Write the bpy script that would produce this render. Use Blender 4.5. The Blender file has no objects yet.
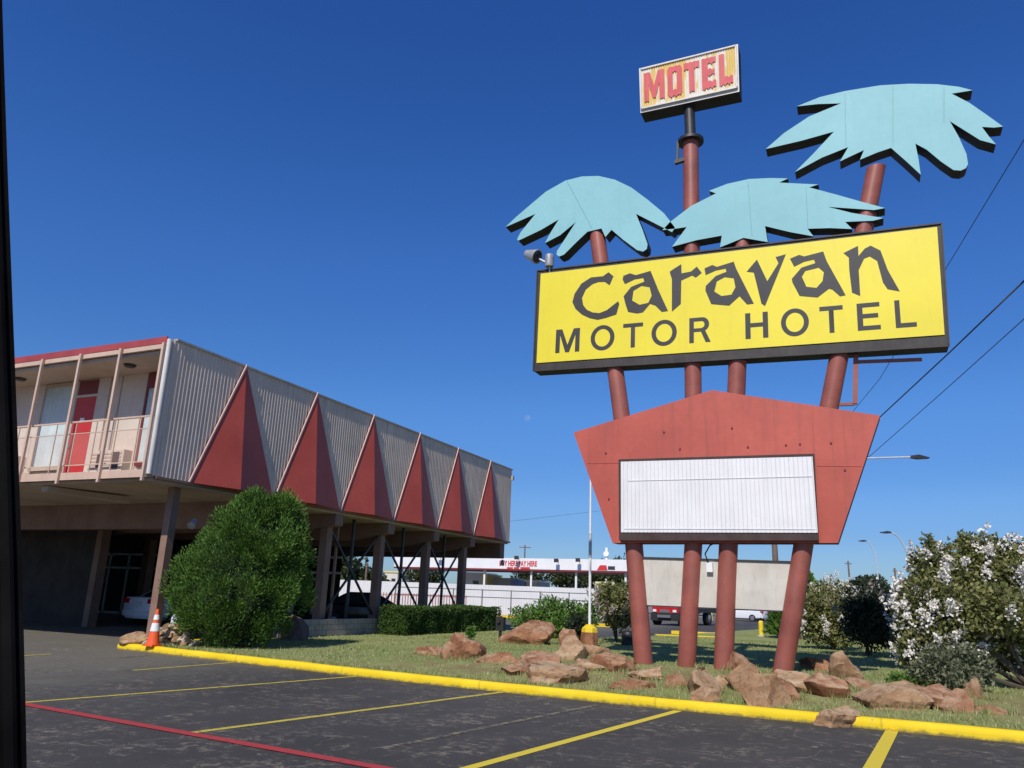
import bpy, math, random
from mathutils import Vector, Matrix, noise
from mathutils.geometry import tessellate_polygon
R = math.radians
scene = bpy.context.scene
col = scene.collection

# ------------------------------------------------------------------ camera
# world axes: x runs along the kerb (to the right), y runs along the motel's long side
F = 770.0; PITCH = R(15.4); ROLL = R(2.05); CAMH = 1.5; AZ = R(24.7)
r0 = Vector((math.cos(AZ), math.sin(AZ), 0)); f0 = Vector((-math.sin(AZ), math.cos(AZ), 0)); up0 = Vector((0, 0, 1))
FW = f0 * math.cos(PITCH) + up0 * math.sin(PITCH)
U1 = -f0 * math.sin(PITCH) + up0 * math.cos(PITCH)
CR = r0 * math.cos(ROLL) + U1 * math.sin(ROLL)
CU = -r0 * math.sin(ROLL) + U1 * math.cos(ROLL)
CAM = Vector((0, 0, CAMH))
cd = bpy.data.cameras.new('camera'); cam = bpy.data.objects.new('camera', cd); col.objects.link(cam)
cd.sensor_width = 36; cd.lens = 36 * F / 1024; cd.clip_end = 6000; cd.clip_start = 0.05
M4 = Matrix((CR, CU, -FW)).transposed().to_4x4(); M4.translation = CAM
cam.matrix_world = M4
scene.camera = cam
scene.render.resolution_x = 1024; scene.render.resolution_y = 768

def ray(px, py): return CR * (px - 512) + CU * (384 - py) + FW * F
def on_y(px, py, Y):                      # -> (x, z) on the plane y = Y
    d = ray(px, py); t = Y / d.y; return (d.x * t, CAMH + d.z * t)
def on_x(px, py, X):
    d = ray(px, py); t = X / d.x; return (d.y * t, CAMH + d.z * t)
def at_depth(px, py, D):                  # point at horizontal distance D along the view
    d = ray(px, py); return CAM + d * (D / d.dot(f0))

KERB = [(-16.1, 13.55), (-12.06, 12.96), (-8.58, 12.4), (-5.59, 12.1), (-2.68, 11.86), (-0.5, 11.8), (1.55, 11.74), (5, 11.7)]
def lerp_tab(tab, x):
    if x <= tab[0][0]: return tab[0][1]
    for (a, b), (c, d) in zip(tab, tab[1:]):
        if x <= c: return b + (d - b) * (x - a) / (c - a)
    return tab[-1][1]
def kerb_y(x): return (lerp_tab(KERB, x - .8) + lerp_tab(KERB, x) + lerp_tab(KERB, x + .8)) / 3
UMAX = [(-16, 31), (-13, 30), (-9.2, 28), (-7.6, 36), (-5, 60), (4, 60)]
def lawn_z(x, y):
    if x < -16 or x > 3.4 or y < kerb_y(x) or y > lerp_tab(UMAX, x): return 0.0
    e = min(1, (y - kerb_y(x)) / 2.0)
    return .135 + e * (.17 * math.exp(-((y - 16) / 3.2) ** 2 - ((x + 2.5) / 6) ** 2) + .025 * noise.noise(Vector((x * .6, y * .6, 3))))
def ground(px, py):
    z = 0.1
    for _ in range(12):
        d = ray(px, py); t = (z - CAMH) / d.z; p = CAM + d * t
        z = lawn_z(p.x, p.y)
    return Vector((p.x, p.y, z))
def ppm(p): return F / (p - CAM).dot(FW)   # pixels per metre at a point

# ------------------------------------------------------------------ materials
def srgb(r, g, b):
    f = lambda c: (c / 255 / 12.92) if c / 255 <= .04045 else ((c / 255 + .055) / 1.055) ** 2.4
    return (f(r), f(g), f(b))
def new_mat(name):
    m = bpy.data.materials.new(name); m.use_nodes = True
    nt = m.node_tree; return m, nt, nt.nodes['Principled BSDF']
def N(nt, t, **kw):
    n = nt.nodes.new(t)
    for k, v in kw.items():
        if k in n.inputs: n.inputs[k].default_value = v
        else: setattr(n, k, v)
    return n
def mixc(nt, fac, a, b, mode='MIX'):
    n = nt.nodes.new('ShaderNodeMix'); n.data_type = 'RGBA'; n.blend_type = mode
    for i, v in ((0, fac), (6, a), (7, b)):
        if hasattr(v, 'node'): nt.links.new(v, n.inputs[i])
        elif i == 0: n.inputs[0].default_value = v
        else: n.inputs[i].default_value = (*v[:3], 1)
    return n.outputs[2]
def ramp(nt, src, p0, p1, c0=0.0, c1=1.0):
    n = nt.nodes.new('ShaderNodeMapRange'); n.clamp = True
    nt.links.new(src, n.inputs[0]); n.inputs[1].default_value = p0; n.inputs[2].default_value = p1
    n.inputs[3].default_value = c0; n.inputs[4].default_value = c1
    return n.outputs[0]
def tex(nt, kind='noise', scale=5., detail=6., rough=.6, vec=None, sc=None, dist=0.):
    tc = nt.nodes.new('ShaderNodeTexCoord'); src = tc.outputs['Object']
    if sc:
        mp = nt.nodes.new('ShaderNodeMapping'); mp.inputs['Scale'].default_value = sc
        nt.links.new(src, mp.inputs[0]); src = mp.outputs[0]
    n = nt.nodes.new('ShaderNodeTexNoise'); n.inputs['Scale'].default_value = scale
    n.inputs['Detail'].default_value = detail; n.inputs['Roughness'].default_value = rough; n.inputs['Distortion'].default_value = dist
    nt.links.new(src, n.inputs['Vector'])
    return n.outputs['Fac']
def bump(nt, b, h, strength=.3, dist=.02):
    n = nt.nodes.new('ShaderNodeBump'); n.inputs['Strength'].default_value = strength; n.inputs['Distance'].default_value = dist
    nt.links.new(h, n.inputs['Height']); nt.links.new(n.outputs[0], b.inputs['Normal'])
def paint(name, c, rough=.5, var=.18, scale=1.5, streak=.0, dirt=(.12, .09, .07), dirt_amt=.25, spec=.5, metal=0., bmp=.0, fine=.06):
    """painted / weathered surface: low frequency fading, fine grain, dirt patches and rain streaks"""
    m, nt, b = new_mat(name)
    n1 = tex(nt, scale=scale, detail=8); n2 = tex(nt, scale=scale * 14, detail=4)
    dark = tuple(x * (1 - var) for x in c); lite = tuple(min(1, x * (1 + var) + .01) for x in c)
    o = mixc(nt, ramp(nt, n1, .3, .7), dark, lite)
    o = mixc(nt, ramp(nt, n2, .35, .65, 0, fine * 2.5), o, tuple(x * .6 for x in c))
    if dirt_amt > 0:
        n3 = tex(nt, scale=scale * 2.7, detail=10, rough=.7)
        o = mixc(nt, ramp(nt, n3, .56, .8, 0, dirt_amt), o, dirt)
    if streak > 0:
        n4 = tex(nt, scale=2.2, detail=5, sc=(4, 4, .22))
        o = mixc(nt, ramp(nt, n4, .5, .75, 0, streak), o, dirt)
    nt.links.new(o, b.inputs['Base Color'])
    b.inputs['Roughness'].default_value = rough; b.inputs['Metallic'].default_value = metal
    b.inputs['Specular IOR Level'].default_value = spec
    if bmp: bump(nt, b, n2, bmp, .01)
    return m
def plain(name, c, rough=.5, metal=0., emit=0.):
    m, nt, b = new_mat(name)
    n = tex(nt, scale=9, detail=3)
    o = mixc(nt, ramp(nt, n, .3, .7), tuple(x * .88 for x in c), tuple(min(1, x * 1.1) for x in c))
    nt.links.new(o, b.inputs['Base Color'])
    b.inputs['Roughness'].default_value = rough; b.inputs['Metallic'].default_value = metal
    return m
def foliage(name, c_dark, c_mid, c_lite, scale=1.2, trans=.25):
    m, nt, b = new_mat(name)
    g = nt.nodes.new('ShaderNodeNewGeometry'); n = tex(nt, scale=scale, detail=3)
    o = mixc(nt, ramp(nt, n, .35, .65), c_dark, c_mid)
    o = mixc(nt, ramp(nt, g.outputs['Random Per Island'], .3, 1.0, 0, .85), o, c_lite)
    nt.links.new(o, b.inputs['Base Color']); b.inputs['Roughness'].default_value = .6; b.inputs['Specular IOR Level'].default_value = .25
    t = nt.nodes.new('ShaderNodeBsdfTranslucent'); nt.links.new(o, t.inputs[0])
    mx = nt.nodes.new('ShaderNodeMixShader'); mx.inputs[0].default_value = trans
    out = nt.nodes['Material Output']
    nt.links.new(b.outputs[0], mx.inputs[1]); nt.links.new(t.outputs[0], mx.inputs[2]); nt.links.new(mx.outputs[0], out.inputs[0])
    return m
def see_through(name, c, fac, rough=.5):
    m, nt, b = new_mat(name); b.inputs['Base Color'].default_value = (*c, 1); b.inputs['Roughness'].default_value = rough
    t = nt.nodes.new('ShaderNodeBsdfTransparent'); mx = nt.nodes.new('ShaderNodeMixShader'); mx.inputs[0].default_value = fac
    out = nt.nodes['Material Output']
    nt.links.new(t.outputs[0], mx.inputs[1]); nt.links.new(b.outputs[0], mx.inputs[2]); nt.links.new(mx.outputs[0], out.inputs[0])
    return m

MAT = {}
MAT['sign_red'] = paint('faded red sign paint', (.47, .085, .052), .55, .18, .6, .5, (.26, .06, .045), .45)
MAT['pole_red'] = paint('oxide red pole paint', (.30, .078, .052), .5, .26, 1.6, .45, (.20, .12, .10), .6, bmp=.15)
MAT['yellow'] = paint('yellow sign face', (.80, .66, .022), .45, .07, .35, .22, (.62, .46, .06), .25, fine=.015)
MAT['letter'] = paint('dark grey lettering', (.026, .023, .022), .55, .2, .5, .0, dirt_amt=.15)
MAT['frame'] = paint('dark brown sign frame', (.028, .022, .019), .6, .3, 3, .35, (.10, .07, .05), .6)
MAT['reader_box'] = paint('dark maroon reader box', (.045, .022, .018), .7, .3, 3, .2, (.1, .05, .04), .4)
MAT['board_side'] = paint('black sign side', (.015, .013, .012), .7, .3, 2, dirt_amt=.3)
MAT['palm'] = paint('turquoise palm paint', (.235, .50, .52), .6, .06, .8, .18, (.18, .38, .40), .3, fine=.03)
MAT['palm_seam'] = paint('palm sheet seam', (.13, .30, .31), .7, .2, 3)
MAT['black_metal'] = paint('black metal', (.02, .02, .02), .5, .3, 3)
MAT['grey_metal'] = paint('grey galvanised metal', (.45, .45, .44), .4, .15, 5, metal=.4)
MAT['galv'] = paint('pale galvanised pole', (.5, .52, .53), .5, .1, 5)
MAT['cream'] = paint('cream stucco wall', (.62, .53, .44), .8, .08, 1.0, .12, (.35, .28, .2), .2, bmp=.2)
MAT['cream_trim'] = paint('pinkish cream trim', (.60, .42, .31), .6, .12, 1.5, .15, (.3, .2, .15), .3)
MAT['white_trim'] = paint('white trim', (.7, .66, .6), .6, .1, 2, .2)
MAT['soffit'] = paint('soffit boards', (.48, .38, .29), .8, .12, .8, dirt_amt=.3)
MAT['underside'] = paint('underside boards', (.48, .37, .28), .85, .2, .7, dirt_amt=.4)
MAT['beam'] = paint('brown beam', (.24, .14, .095), .75, .2, 1.2, .2)
MAT['beam_lit'] = paint('lit brown beam', (.25, .15, .11), .75, .2, 1.2, .2)  # lit copy of the beam brown for the portico beam, light put into colour
MAT['roof_red'] = paint('red roof fascia', (.36, .05, .045), .5, .15, 1.5, .1)
MAT['tri_red'] = paint('dark red panel', (.43, .062, .038), .6, .12, .8, .12, (.16, .05, .04), .3)
MAT['tri_trim'] = paint('pink edge trim', (.66, .42, .34), .6, .15, 3)
MAT['corr'] = paint('weathered corrugated panel', (.70, .55, .42), .6, .12, .8, .5, (.26, .2, .16), .4)
MAT['door_red'] = paint('red door', (.52, .025, .02), .45, .1, 1.5, dirt_amt=.1)
MAT['maroon'] = paint('maroon panel', (.18, .02, .02), .5, .15, 1.5)
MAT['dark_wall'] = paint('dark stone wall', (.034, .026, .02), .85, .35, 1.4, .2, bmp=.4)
MAT['glass_dark'] = plain('dark window glass', (.02, .025, .028), .06)
MAT['lowbrick'] = paint('grey block wall', (.30, .27, .23), .85, .2, 2.5, .25, bmp=.4)
MAT['white_board'] = None
MAT['kerb_yellow'] = paint('yellow kerb paint', (.80, .57, .01), .6, .12, 2.0, .0, (.22, .18, .10), .45, bmp=.3, fine=.08)
def kerb_mat():
    m, nt, b = new_mat('worn yellow kerb paint')
    n1 = tex(nt, scale=1.4, detail=6); n2 = tex(nt, scale=7, detail=9, rough=.8); n3 = tex(nt, scale=2.2, detail=6, rough=.7)
    o = mixc(nt, ramp(nt, n1, .35, .65), (.72, .50, .008), (.84, .60, .02))
    tc = nt.nodes.new('ShaderNodeTexCoord'); sx = nt.nodes.new('ShaderNodeSeparateXYZ'); nt.links.new(tc.outputs['Object'], sx.inputs[0])
    ad = nt.nodes.new('ShaderNodeMath'); ad.operation = 'MULTIPLY_ADD'; nt.links.new(n2, ad.inputs[0]); ad.inputs[1].default_value = .16; nt.links.new(sx.outputs[2], ad.inputs[2])
    o = mixc(nt, ramp(nt, ad.outputs[0], .085, .125, .8, 0), o, (.10, .085, .05))
    mu = nt.nodes.new('ShaderNodeMath'); mu.operation = 'MULTIPLY'; nt.links.new(ramp(nt, n2, .60, .64), mu.inputs[0]); nt.links.new(ramp(nt, n3, .48, .6), mu.inputs[1])
    o = mixc(nt, mu.outputs[0], o, (.30, .27, .20))
    wv = nt.nodes.new('ShaderNodeTexWave'); wv.bands_direction = 'X'; wv.inputs['Scale'].default_value = .105; nt.links.new(tc.outputs['Object'], wv.inputs['Vector'])
    o = mixc(nt, ramp(nt, wv.outputs['Fac'], .0, .0005, .3, 0), o, (.10, .08, .03))
    nt.links.new(o, b.inputs['Base Color']); b.inputs['Roughness'].default_value = .7; b.inputs['Specular IOR Level'].default_value = .3
    bump(nt, b, n2, .4, .02)
    return m
MAT['kerb_worn'] = kerb_mat()
MAT['concrete'] = paint('concrete', (.38, .36, .33), .85, .15, 2, .2, bmp=.3)
MAT['yellow_post'] = paint('yellow post paint', (.85, .65, .02), .5, .1, 3)
MAT['white_wall'] = paint('white sheet wall', (.76, .74, .72), .6, .06, .4, .15, (.5, .46, .42), .2)
MAT['white_paint'] = paint('white paint', (.8, .79, .77), .5, .05, .6, .12, (.5, .47, .44), .2)
MAT['rust_fence'] = paint('rust pink fence', (.45, .20, .16), .7, .2, 2)
MAT['rail'] = paint('thin steel rail', (.16, .16, .15), .6, .2, 2)
MAT['wood_pole'] = paint('weathered wooden pole', (.17, .12, .09), .85, .25, 2, .3, bmp=.4)
MAT['cone_orange'] = paint('orange cone plastic', (.85, .11, .02), .45, .08, 4)
MAT['cone_white'] = paint('white reflective band', (.82, .82, .8), .4, .05, 4)
MAT['tyre'] = plain('black tyre rubber', (.018, .018, .018), .8)
MAT['rim'] = plain('alloy rim', (.5, .5, .52), .3, .8)
MAT['tail'] = plain('red tail lamp', (.45, .01, .02), .2)
MAT['head'] = plain('clear head lamp', (.75, .77, .8), .1)
MAT['plate'] = plain('number plate', (.7, .62, .66), .4)
MAT['bark'] = paint('grey bark', (.20, .15, .11), .9, .3, 4, bmp=.4)
MAT['stem_bark'] = paint('dark shrub bark', (.09, .065, .045), .9, .3, 4, bmp=.4)
MAT['text_red'] = plain('red lettering', (.6, .03, .03), .5)
MAT['text_black'] = plain('black lettering', (.03, .03, .04), .5)
MAT['bag'] = plain('white plastic bag', (.75, .8, .82), .4)
MAT['far_lot'] = paint('pale far building wall', (.62, .58, .5), .7, .1, .5)
MAT['far_yellow'] = paint('yellow far wall', (.75, .58, .2), .7, .1, .5)
MAT['far_grey'] = paint('grey far roof', (.36, .36, .38), .7, .1, .5)
MAT['paleyel'] = paint('pale yellow sign', (.72, .70, .36), .6, .1, 1)
MAT['orange_sign'] = paint('orange sign', (.7, .25, .08), .6, .2, 1)
MAT['juniper'] = foliage('juniper foliage', (.026, .072, .011), (.080, .17, .024), (.18, .30, .055), 2.4, .2)
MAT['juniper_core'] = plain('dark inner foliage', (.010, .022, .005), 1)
MAT['hedge'] = foliage('clipped hedge foliage', (.03, .065, .012), (.06, .12, .02), (.12, .2, .05), 2)
MAT['myrtle'] = foliage('myrtle foliage', (.085, .11, .03), (.19, .205, .06), (.36, .33, .14), 1.6)
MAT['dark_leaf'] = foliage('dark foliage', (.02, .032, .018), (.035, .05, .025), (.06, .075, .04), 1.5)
MAT['grey_leaf'] = foliage('grey green foliage', (.085, .10, .05), (.15, .165, .09), (.26, .27, .16), 1.5)
MAT['bright_leaf'] = foliage('bright weedy foliage', (.06, .13, .02), (.11, .22, .035), (.18, .30, .06), 2)
MAT['far_leaf'] = foliage('far tree foliage', (.03, .045, .015), (.055, .075, .025), (.09, .11, .04), .4)
MAT['flower'] = foliage('white pink blossom', (.84, .78, .69), (.9, .85, .76), (.94, .90, .83), 2.0, .3)
MAT['flower_dim'] = foliage('dull blossom', (.40, .34, .28), (.5, .43, .36), (.6, .52, .45), 2.0, .3)
MAT['grass'] = foliage('dry lawn grass', (.20, .27, .07), (.34, .36, .13), (.52, .48, .26), .9, .3)

def rock_mat(name, c1, c2, c3):
    m, nt, b = new_mat(name)
    n1 = tex(nt, scale=1.7, detail=8, rough=.65); n2 = tex(nt, scale=9, detail=8, rough=.7); n3 = tex(nt, scale=3.5, detail=6, sc=(1, 1, 3))
    o = mixc(nt, ramp(nt, n1, .35, .65), c1, c2)
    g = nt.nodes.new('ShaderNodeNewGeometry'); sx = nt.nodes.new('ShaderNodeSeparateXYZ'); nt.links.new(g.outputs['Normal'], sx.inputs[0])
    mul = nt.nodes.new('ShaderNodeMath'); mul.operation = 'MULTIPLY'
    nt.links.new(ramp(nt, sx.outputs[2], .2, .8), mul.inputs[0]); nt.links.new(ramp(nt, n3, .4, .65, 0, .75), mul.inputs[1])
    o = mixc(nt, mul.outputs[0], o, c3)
    o = mixc(nt, ramp(nt, n2, .52, .68, 0, .75), o, tuple(x * .4 for x in c1))
    nt.links.new(o, b.inputs['Base Color']); b.inputs['Roughness'].default_value = .9; b.inputs['Specular IOR Level'].default_value = .2
    bump(nt, b, n2, .7, .05)
    return m
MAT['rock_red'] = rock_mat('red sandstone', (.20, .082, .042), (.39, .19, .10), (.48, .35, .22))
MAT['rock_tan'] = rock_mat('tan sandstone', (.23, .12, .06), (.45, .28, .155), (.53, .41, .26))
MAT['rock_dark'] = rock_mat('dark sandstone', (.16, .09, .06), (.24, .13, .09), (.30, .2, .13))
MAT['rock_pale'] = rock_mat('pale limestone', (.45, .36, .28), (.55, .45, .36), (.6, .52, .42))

def asphalt(name, base, light, amount):
    m, nt, b = new_mat(name)
    n0 = tex(nt, scale=.22, detail=6); n1 = tex(nt, scale=1.1, detail=8, rough=.7); nf = tex(nt, scale=60, detail=3); ng = tex(nt, scale=7, detail=10, rough=.8)
    o = mixc(nt, ramp(nt, n0, .35, .65), tuple(x * .75 for x in base), tuple(x * 1.35 for x in base))
    o = mixc(nt, ramp(nt, nf, .4, .75, 0, .5), o, tuple(x * 2.2 for x in base))
    if name.startswith('old'):                                  # older, browner surface towards the motel end of the lot
        tcx = nt.nodes.new('ShaderNodeTexCoord'); sxx = nt.nodes.new('ShaderNodeSeparateXYZ'); nt.links.new(tcx.outputs['Object'], sxx.inputs[0])
        ma = nt.nodes.new('ShaderNodeMath'); ma.operation = 'MULTIPLY_ADD'; nt.links.new(n1, ma.inputs[0]); ma.inputs[1].default_value = 9; nt.links.new(sxx.outputs[0], ma.inputs[2])
        o = mixc(nt, ramp(nt, ma.outputs[0], -9.0, -5.5, .9, 0), o, (.135, .125, .098))
    # worn pale patches
    mul = nt.nodes.new('ShaderNodeMath'); mul.operation = 'MULTIPLY'
    nt.links.new(ramp(nt, n1, .46, .64, 0, amount), mul.inputs[0]); nt.links.new(ramp(nt, ng, .50, .60), mul.inputs[1])
    o = mixc(nt, mul.outputs[0], o, light)
    # wandering pale cracks: where a distorted noise crosses its middle value
    for sc_, seed, wd in ((.45, (1, 1, 1), .006), (.9, (1.2, .8, 1), .009)):
        c = tex(nt, scale=sc_, detail=5, rough=.55, sc=seed, dist=.8)
        a = nt.nodes.new('ShaderNodeMath'); a.operation = 'SUBTRACT'; nt.links.new(c, a.inputs[0]); a.inputs[1].default_value = .5
        a2 = nt.nodes.new('ShaderNodeMath'); a2.operation = 'ABSOLUTE'; nt.links.new(a.outputs[0], a2.inputs[0])
        k = nt.nodes.new('ShaderNodeMath'); k.operation = 'MULTIPLY'
        nt.links.new(ramp(nt, a2.outputs[0], wd * .4, wd, 1, 0), k.inputs[0]); nt.links.new(ramp(nt, tex(nt, scale=.9, detail=6, rough=.7, sc=seed[::-1]), .5, .58, 0, .55), k.inputs[1])
        o = mixc(nt, k.outputs[0], o, light)
    nt.links.new(o, b.inputs['Base Color']); b.inputs['Roughness'].default_value = .85; b.inputs['Specular IOR Level'].default_value = .3
    bump(nt, b, nf, .4, .01)
    return m
MAT['asphalt'] = asphalt('old dark asphalt', (.044, .041, .037), (.24, .205, .155), .9)
MAT['street'] = asphalt('pale street surface', (.16, .155, .15), (.25, .24, .22), .5)
def stripe_mat(name, c, wear):
    m, nt, b = new_mat(name)
    n = tex(nt, scale=9, detail=9, rough=.8)
    o = mixc(nt, ramp(nt, n, wear, wear + .10), c, (.045, .042, .042))
    nt.links.new(o, b.inputs['Base Color']); b.inputs['Roughness'].default_value = .75
    return m
MAT['stripe_yellow'] = stripe_mat('worn yellow marking', (.50, .40, .05), .53)
MAT['stripe_strong'] = stripe_mat('yellow marking', (.62, .48, .03), .60)
MAT['stripe_faint'] = stripe_mat('faded marking', (.22, .19, .10), .44)
MAT['stripe_red'] = stripe_mat('worn red marking', (.38, .034, .034), .56)
def lawn_mat():
    m, nt, b = new_mat('dry lawn turf')
    n1 = tex(nt, scale=.5, detail=6); n2 = tex(nt, scale=2.4, detail=8, rough=.7); n3 = tex(nt, scale=30, detail=5)
    o = mixc(nt, ramp(nt, n1, .35, .65), (.20, .26, .07), (.36, .36, .15))
    o = mixc(nt, ramp(nt, n2, .5, .72, 0, .45), o, (.40, .31, .18))
    tc = nt.nodes.new('ShaderNodeTexCoord'); sx = nt.nodes.new('ShaderNodeSeparateXYZ'); nt.links.new(tc.outputs['Object'], sx.inputs[0])
    ad = nt.nodes.new('ShaderNodeMath'); ad.operation = 'SUBTRACT'; nt.links.new(sx.outputs[1], ad.inputs[0]); ad.inputs[1].default_value = 14.2
    ab = nt.nodes.new('ShaderNodeMath'); ab.operation = 'ABSOLUTE'; nt.links.new(ad.outputs[0], ab.inputs[0])
    mu = nt.nodes.new('ShaderNodeMath'); mu.operation = 'MULTIPLY'; nt.links.new(ramp(nt, ab.outputs[0], .8, 2.6, 1, 0), mu.inputs[0]); nt.links.new(ramp(nt, n2, .42, .58, 0, .85), mu.inputs[1])
    ml = nt.nodes.new('ShaderNodeMath'); ml.operation = 'MULTIPLY'; nt.links.new(mu.outputs[0], ml.inputs[0]); nt.links.new(ramp(nt, sx.outputs[0], -9.5, -7.5), ml.inputs[1])
    o = mixc(nt, ml.outputs[0], o, (.26, .16, .095))
    o = mixc(nt, ramp(nt, n3, .4, .7, 0, .6), o, (.11, .12, .035))
    nt.links.new(o, b.inputs['Base Color']); b.inputs['Roughness'].default_value = .95; b.inputs['Specular IOR Level'].default_value = .1
    bump(nt, b, n3, .8, .03)
    return m
MAT['lawn'] = lawn_mat()
MAT['dirt'] = paint('far ground', (.22, .21, .17), .95, .2, .05, dirt_amt=.3)
def blank_board():
    m, nt, b = new_mat('weathered blank board')
    n1 = tex(nt, scale=1.6, detail=8, rough=.65); n2 = tex(nt, scale=4, detail=8, rough=.7, sc=(3, 3, .5))
    o = mixc(nt, ramp(nt, n1, .35, .65), (.50, .46, .38), (.62, .58, .50))
    o = mixc(nt, ramp(nt, n2, .55, .75, 0, .45), o, (.30, .27, .22))
    nt.links.new(o, b.inputs['Base Color']); b.inputs['Roughness'].default_value = .7
    return m
MAT['blank'] = blank_board()
def reader_white():
    m, nt, b = new_mat('white reader panel')
    n1 = tex(nt, scale=1.0, detail=7); n2 = tex(nt, scale=3, detail=4, sc=(5, 5, .3))
    o = mixc(nt, ramp(nt, n1, .4, .7), (.80, .78, .76), (.72, .70, .68))
    o = mixc(nt, ramp(nt, n2, .5, .8, 0, .3), o, (.52, .5, .46))
    nt.links.new(o, b.inputs['Base Color']); b.inputs['Roughness'].default_value = .5
    return m
MAT['white_board'] = reader_white()
def peel_mat():
    m, nt, b = new_mat('peeling yellow and white face')
    n1 = tex(nt, scale=1.7, detail=5, rough=.6, sc=(3.2, 1, .35)); n2 = tex(nt, scale=12, detail=4, sc=(3, 1, .5))
    o = mixc(nt, ramp(nt, n1, .47, .53), (.78, .74, .62), (.74, .52, .15))
    o = mixc(nt, ramp(nt, n2, .5, .75, 0, .4), o, (.75, .70, .5))
    nt.links.new(o, b.inputs['Base Color']); b.inputs['Roughness'].default_value = .55
    return m
MAT['peel'] = peel_mat()
MAT['motel_red'] = paint('faded red motel lettering', (.58, .035, .045), .55, .12, 2, .2, (.7, .3, .2), .3)
MAT['curtain'] = paint('pale curtain', (.52, .61, .60), .8, .15, 1.5, .3, (.4, .45, .46), .3)
MAT['screen'] = see_through('salmon balcony screen', (.62, .36, .27), .20)
MAT['car_black'] = paint('black car door', (.0012, .001, .0012), 1, .1, 3, dirt_amt=0, spec=.0)
MAT['rubber'] = paint('black rubber seal', (.003, .0025, .003), 1, .1, 3, dirt_amt=0, spec=.0)

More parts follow.
